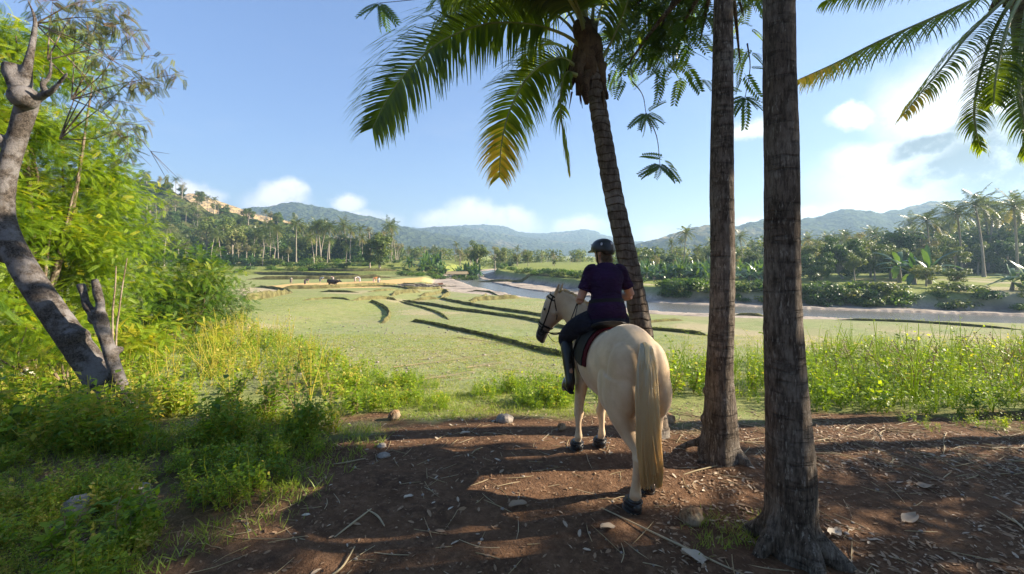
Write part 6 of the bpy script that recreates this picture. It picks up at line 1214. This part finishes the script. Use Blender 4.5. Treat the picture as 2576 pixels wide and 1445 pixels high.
def stooper(px, py, col, skirt, rz, label, up=0.0):
    """a person bent over at the waist, working on the ground"""
    b = gp(px, py); o = empty('person', tuple(b), rz); o.scale = (.8,) * 3; mb = MB(); hip = np.array([0, 0, .86]); sh = np.array([.42 - .3 * up, 0, .95 + .38 * up])
    loft(mb, [(hip - [.05, 0, .02], Y_, Z_, .15, .10), (hip * .6 + sh * .4, Y_, Z_, .14, .11), (sh, Y_, Z_, .17, .10), (sh + [.07, 0, 0], Y_, Z_, .07, .06)], 14, 4)
    for s in (-1, 1):
        tube(mb, [hip + [0, s * .09, 0], [.04, s * .1, .46], [0, s * .11, .06], [.12, s * .11, .03]], [.10, .065, .045, .04], 10, 4); h = sh + [.16, s * .14, -.52]
        tube(mb, [sh + [-.02, s * .16, .02], sh + [.10, s * .2, -.25], h], [.055, .042, .03], 9, 4)
        for f_ in range(5): tube(mb, [h, h + [.03 + .01 * f_, (f_ - 2) * .018, -.06], h + [.02 + .01 * f_, (f_ - 2) * .02, -.10]], [.014, .011, .008], 5)
    ball(mb, sh + [.20, 0, .03], (.095, .078, .11), n=10); ball(mb, sh + [.29, 0, .0], .02, n=6); fuse('body', mb, M['skin'], .022, 1, o)
    mb = MB(); loft(mb, [(hip - [.06, 0, .03], Y_, Z_, .18, .13), (hip * .6 + sh * .4, Y_, Z_, .17, .14), (sh, Y_, Z_, .21, .125), (sh + [.06, 0, 0], Y_, Z_, .09, .075)], 16, 4)
    for s in (-1, 1): tube(mb, [sh + [-.02, s * .14, .02], sh + [.08, s * .2, -.22]], [.075, .065], 10)
    mb.build('shirt', plain('work_shirt', tuple(c * .75 for c in col), .9, .1, .2, 10), o); mb = MB(); loft(mb, [((0, 0, .93), Y_, X_, .17, .15), ((.01, 0, .6), Y_, X_, .20, .16), ((.01, 0, .22), Y_, X_, .21, .15)], 16, 3); mb.build('sarong', plain('sarong', skirt, .9, .1, .2, 10), o)
    mb = MB(); ball(mb, sh + [.19, 0, .055], (.11, .11, .10), n=10); mb.build('headcloth', plain('headcloth', tuple(min(.8, c * 1.1) for c in col), .9, .1, .2, 10), o); tag(o, label, 'person')
for q, (px, py, col, sk, lb, up) in enumerate(((788 + 0, 724, (.05, .045, .05), (.04, .035, .04), '', .2),)): pass
stooper(767, 718, (.08, .07, .09), (.05, .04, .05), .4, 'person in dark clothes crouched on the straw field left of the buffalo')
stooper(732, 714, (.30, .27, .22), (.15, .13, .11), 2.0, 'person in drab clothes bending at the left end of the straw field')
stooper(805, 711, (.17, .20, .26), (.12, .12, .14), .3, 'person in blue grey clothes bending over the straw field behind the buffalo')
stooper(838, 709, (.62, .36, .30), (.35, .30, .28), 2.6, 'person in a pink shirt bending beyond the buffalo')
stooper(893, 710, (.60, .52, .45), (.4, .33, .3), .8, 'person in pale clothes bending far back on the straw field')
stooper(905, 711, (.50, .48, .50), (.34, .32, .36), 2.9, 'person in light grey leaning forward on the straw field', .3)
stooper(940, 711, (.62, .26, .10), (.55, .40, .35), .2, 'person in orange bending over the straw field right of the buffalo')
stooper(952, 718, (.58, .52, .48), (.3, .27, .25), 1.6, 'person in pale clothes standing stooped at the end of the straw field', .5)
# log pile, low shelter, white boat-shaped tarp
mb = MB(); g = np.random.default_rng(8); b = gp(1065, 723); o = empty('brush_pile', tuple(b))
for q in range(60): c = np.array([g.normal(0, 1.5), g.normal(0, .4), abs(g.normal(.15, .15))]); d = unit(np.array([1, g.normal(0, .3), g.normal(0, .12)])) * g.uniform(.4, 1.1); tube(mb, [c - d, c + d * .1 + g.normal(0, .05, 3), c + d], [.05, .06, .04], 6, 2)
mb.build('branches', M['far_trunk'], o); tag(o, 'pinkish pile of cut branches left of the small brown cow', 'brush pile')
b = np.array([*spot(1150, 90), 0]); b[2] = float(zg(b[0], b[1], False)); o = empty('field_shelter', tuple(b)); mb = MB()
for x, y in ((-2, -.8), (2, -.8), (-2, .8), (2, .8), (0, -.8), (0, .8)): tube(mb, [[x, y, -.1], [x, y, 1.3]], [.06, .06], 7)
mb.build('post', M['far_trunk'], o).name = 'posts'; mb = MB(); v = [[-2.5, -1.2, 1.25], [2.5, -1.2, 1.25], [2.4, 0, 1.8], [-2.4, 0, 1.8], [-2.5, 1.2, 1.25], [2.5, 1.2, 1.25]]; v2 = [[p[0], p[1], p[2] + .12] for p in v]
mb.add(v + v2, [[0, 3, 2, 1], [3, 4, 5, 2], [6, 7, 8, 9], [9, 8, 11, 10], [0, 1, 7, 6], [4, 10, 11, 5], [0, 6, 9, 3], [3, 9, 10, 4], [1, 2, 8, 7], [2, 5, 11, 8]]); mb.build('roof', M['dry'], o, smooth=False); tag(o, 'low open thatched shelter beside the far banana plants', 'shelter')
b = np.array([*spot(945, 96), 0]); b[2] = float(zg(b[0], b[1], False)); mb = MB(); loft(mb, [((-1.4, 0, .35), Y_, Z_, .1, .05), ((-1.0, 0, .3), Y_, Z_, .5, .22), ((0, .1, .3), Y_, Z_, .7, .30), ((1.0, 0, .28), Y_, Z_, .5, .2), ((1.4, 0, .3), Y_, Z_, .1, .05)], 14, 4); o = mb.build('tarpaulin', plain('white_sheet', (.65, .66, .66), .6, .3, .1, 3)); o.location = tuple(b); tag(o, 'white sheet heaped under the tall green tree by the field', 'sheet')
# ------------------------------------------------------------------ haze
m, k, out = new_mat('haze'); v = k.new('ShaderNodeVolumePrincipled'); v.inputs['Color'].default_value = (0.50, 0.74, 1.0, 1); v.inputs['Density'].default_value = 0.00055; v.inputs['Anisotropy'].default_value = 0.25
k.l.new(v.outputs[0], out.inputs[1])
mb = MB(); b = np.array([[-2800, -450, -32], [2800, -450, -32], [2800, 2900, -32], [-2800, 2900, -32], [-2800, -450, 152], [2800, -450, 152], [2800, 2900, 152], [-2800, 2900, 152]], float)
mb.add(b, [[3, 2, 1, 0], [4, 5, 6, 7], [0, 1, 5, 4], [1, 2, 6, 5], [2, 3, 7, 6], [3, 0, 4, 7]])
tag(mb.build('haze', m, smooth=False), kind='stuff')
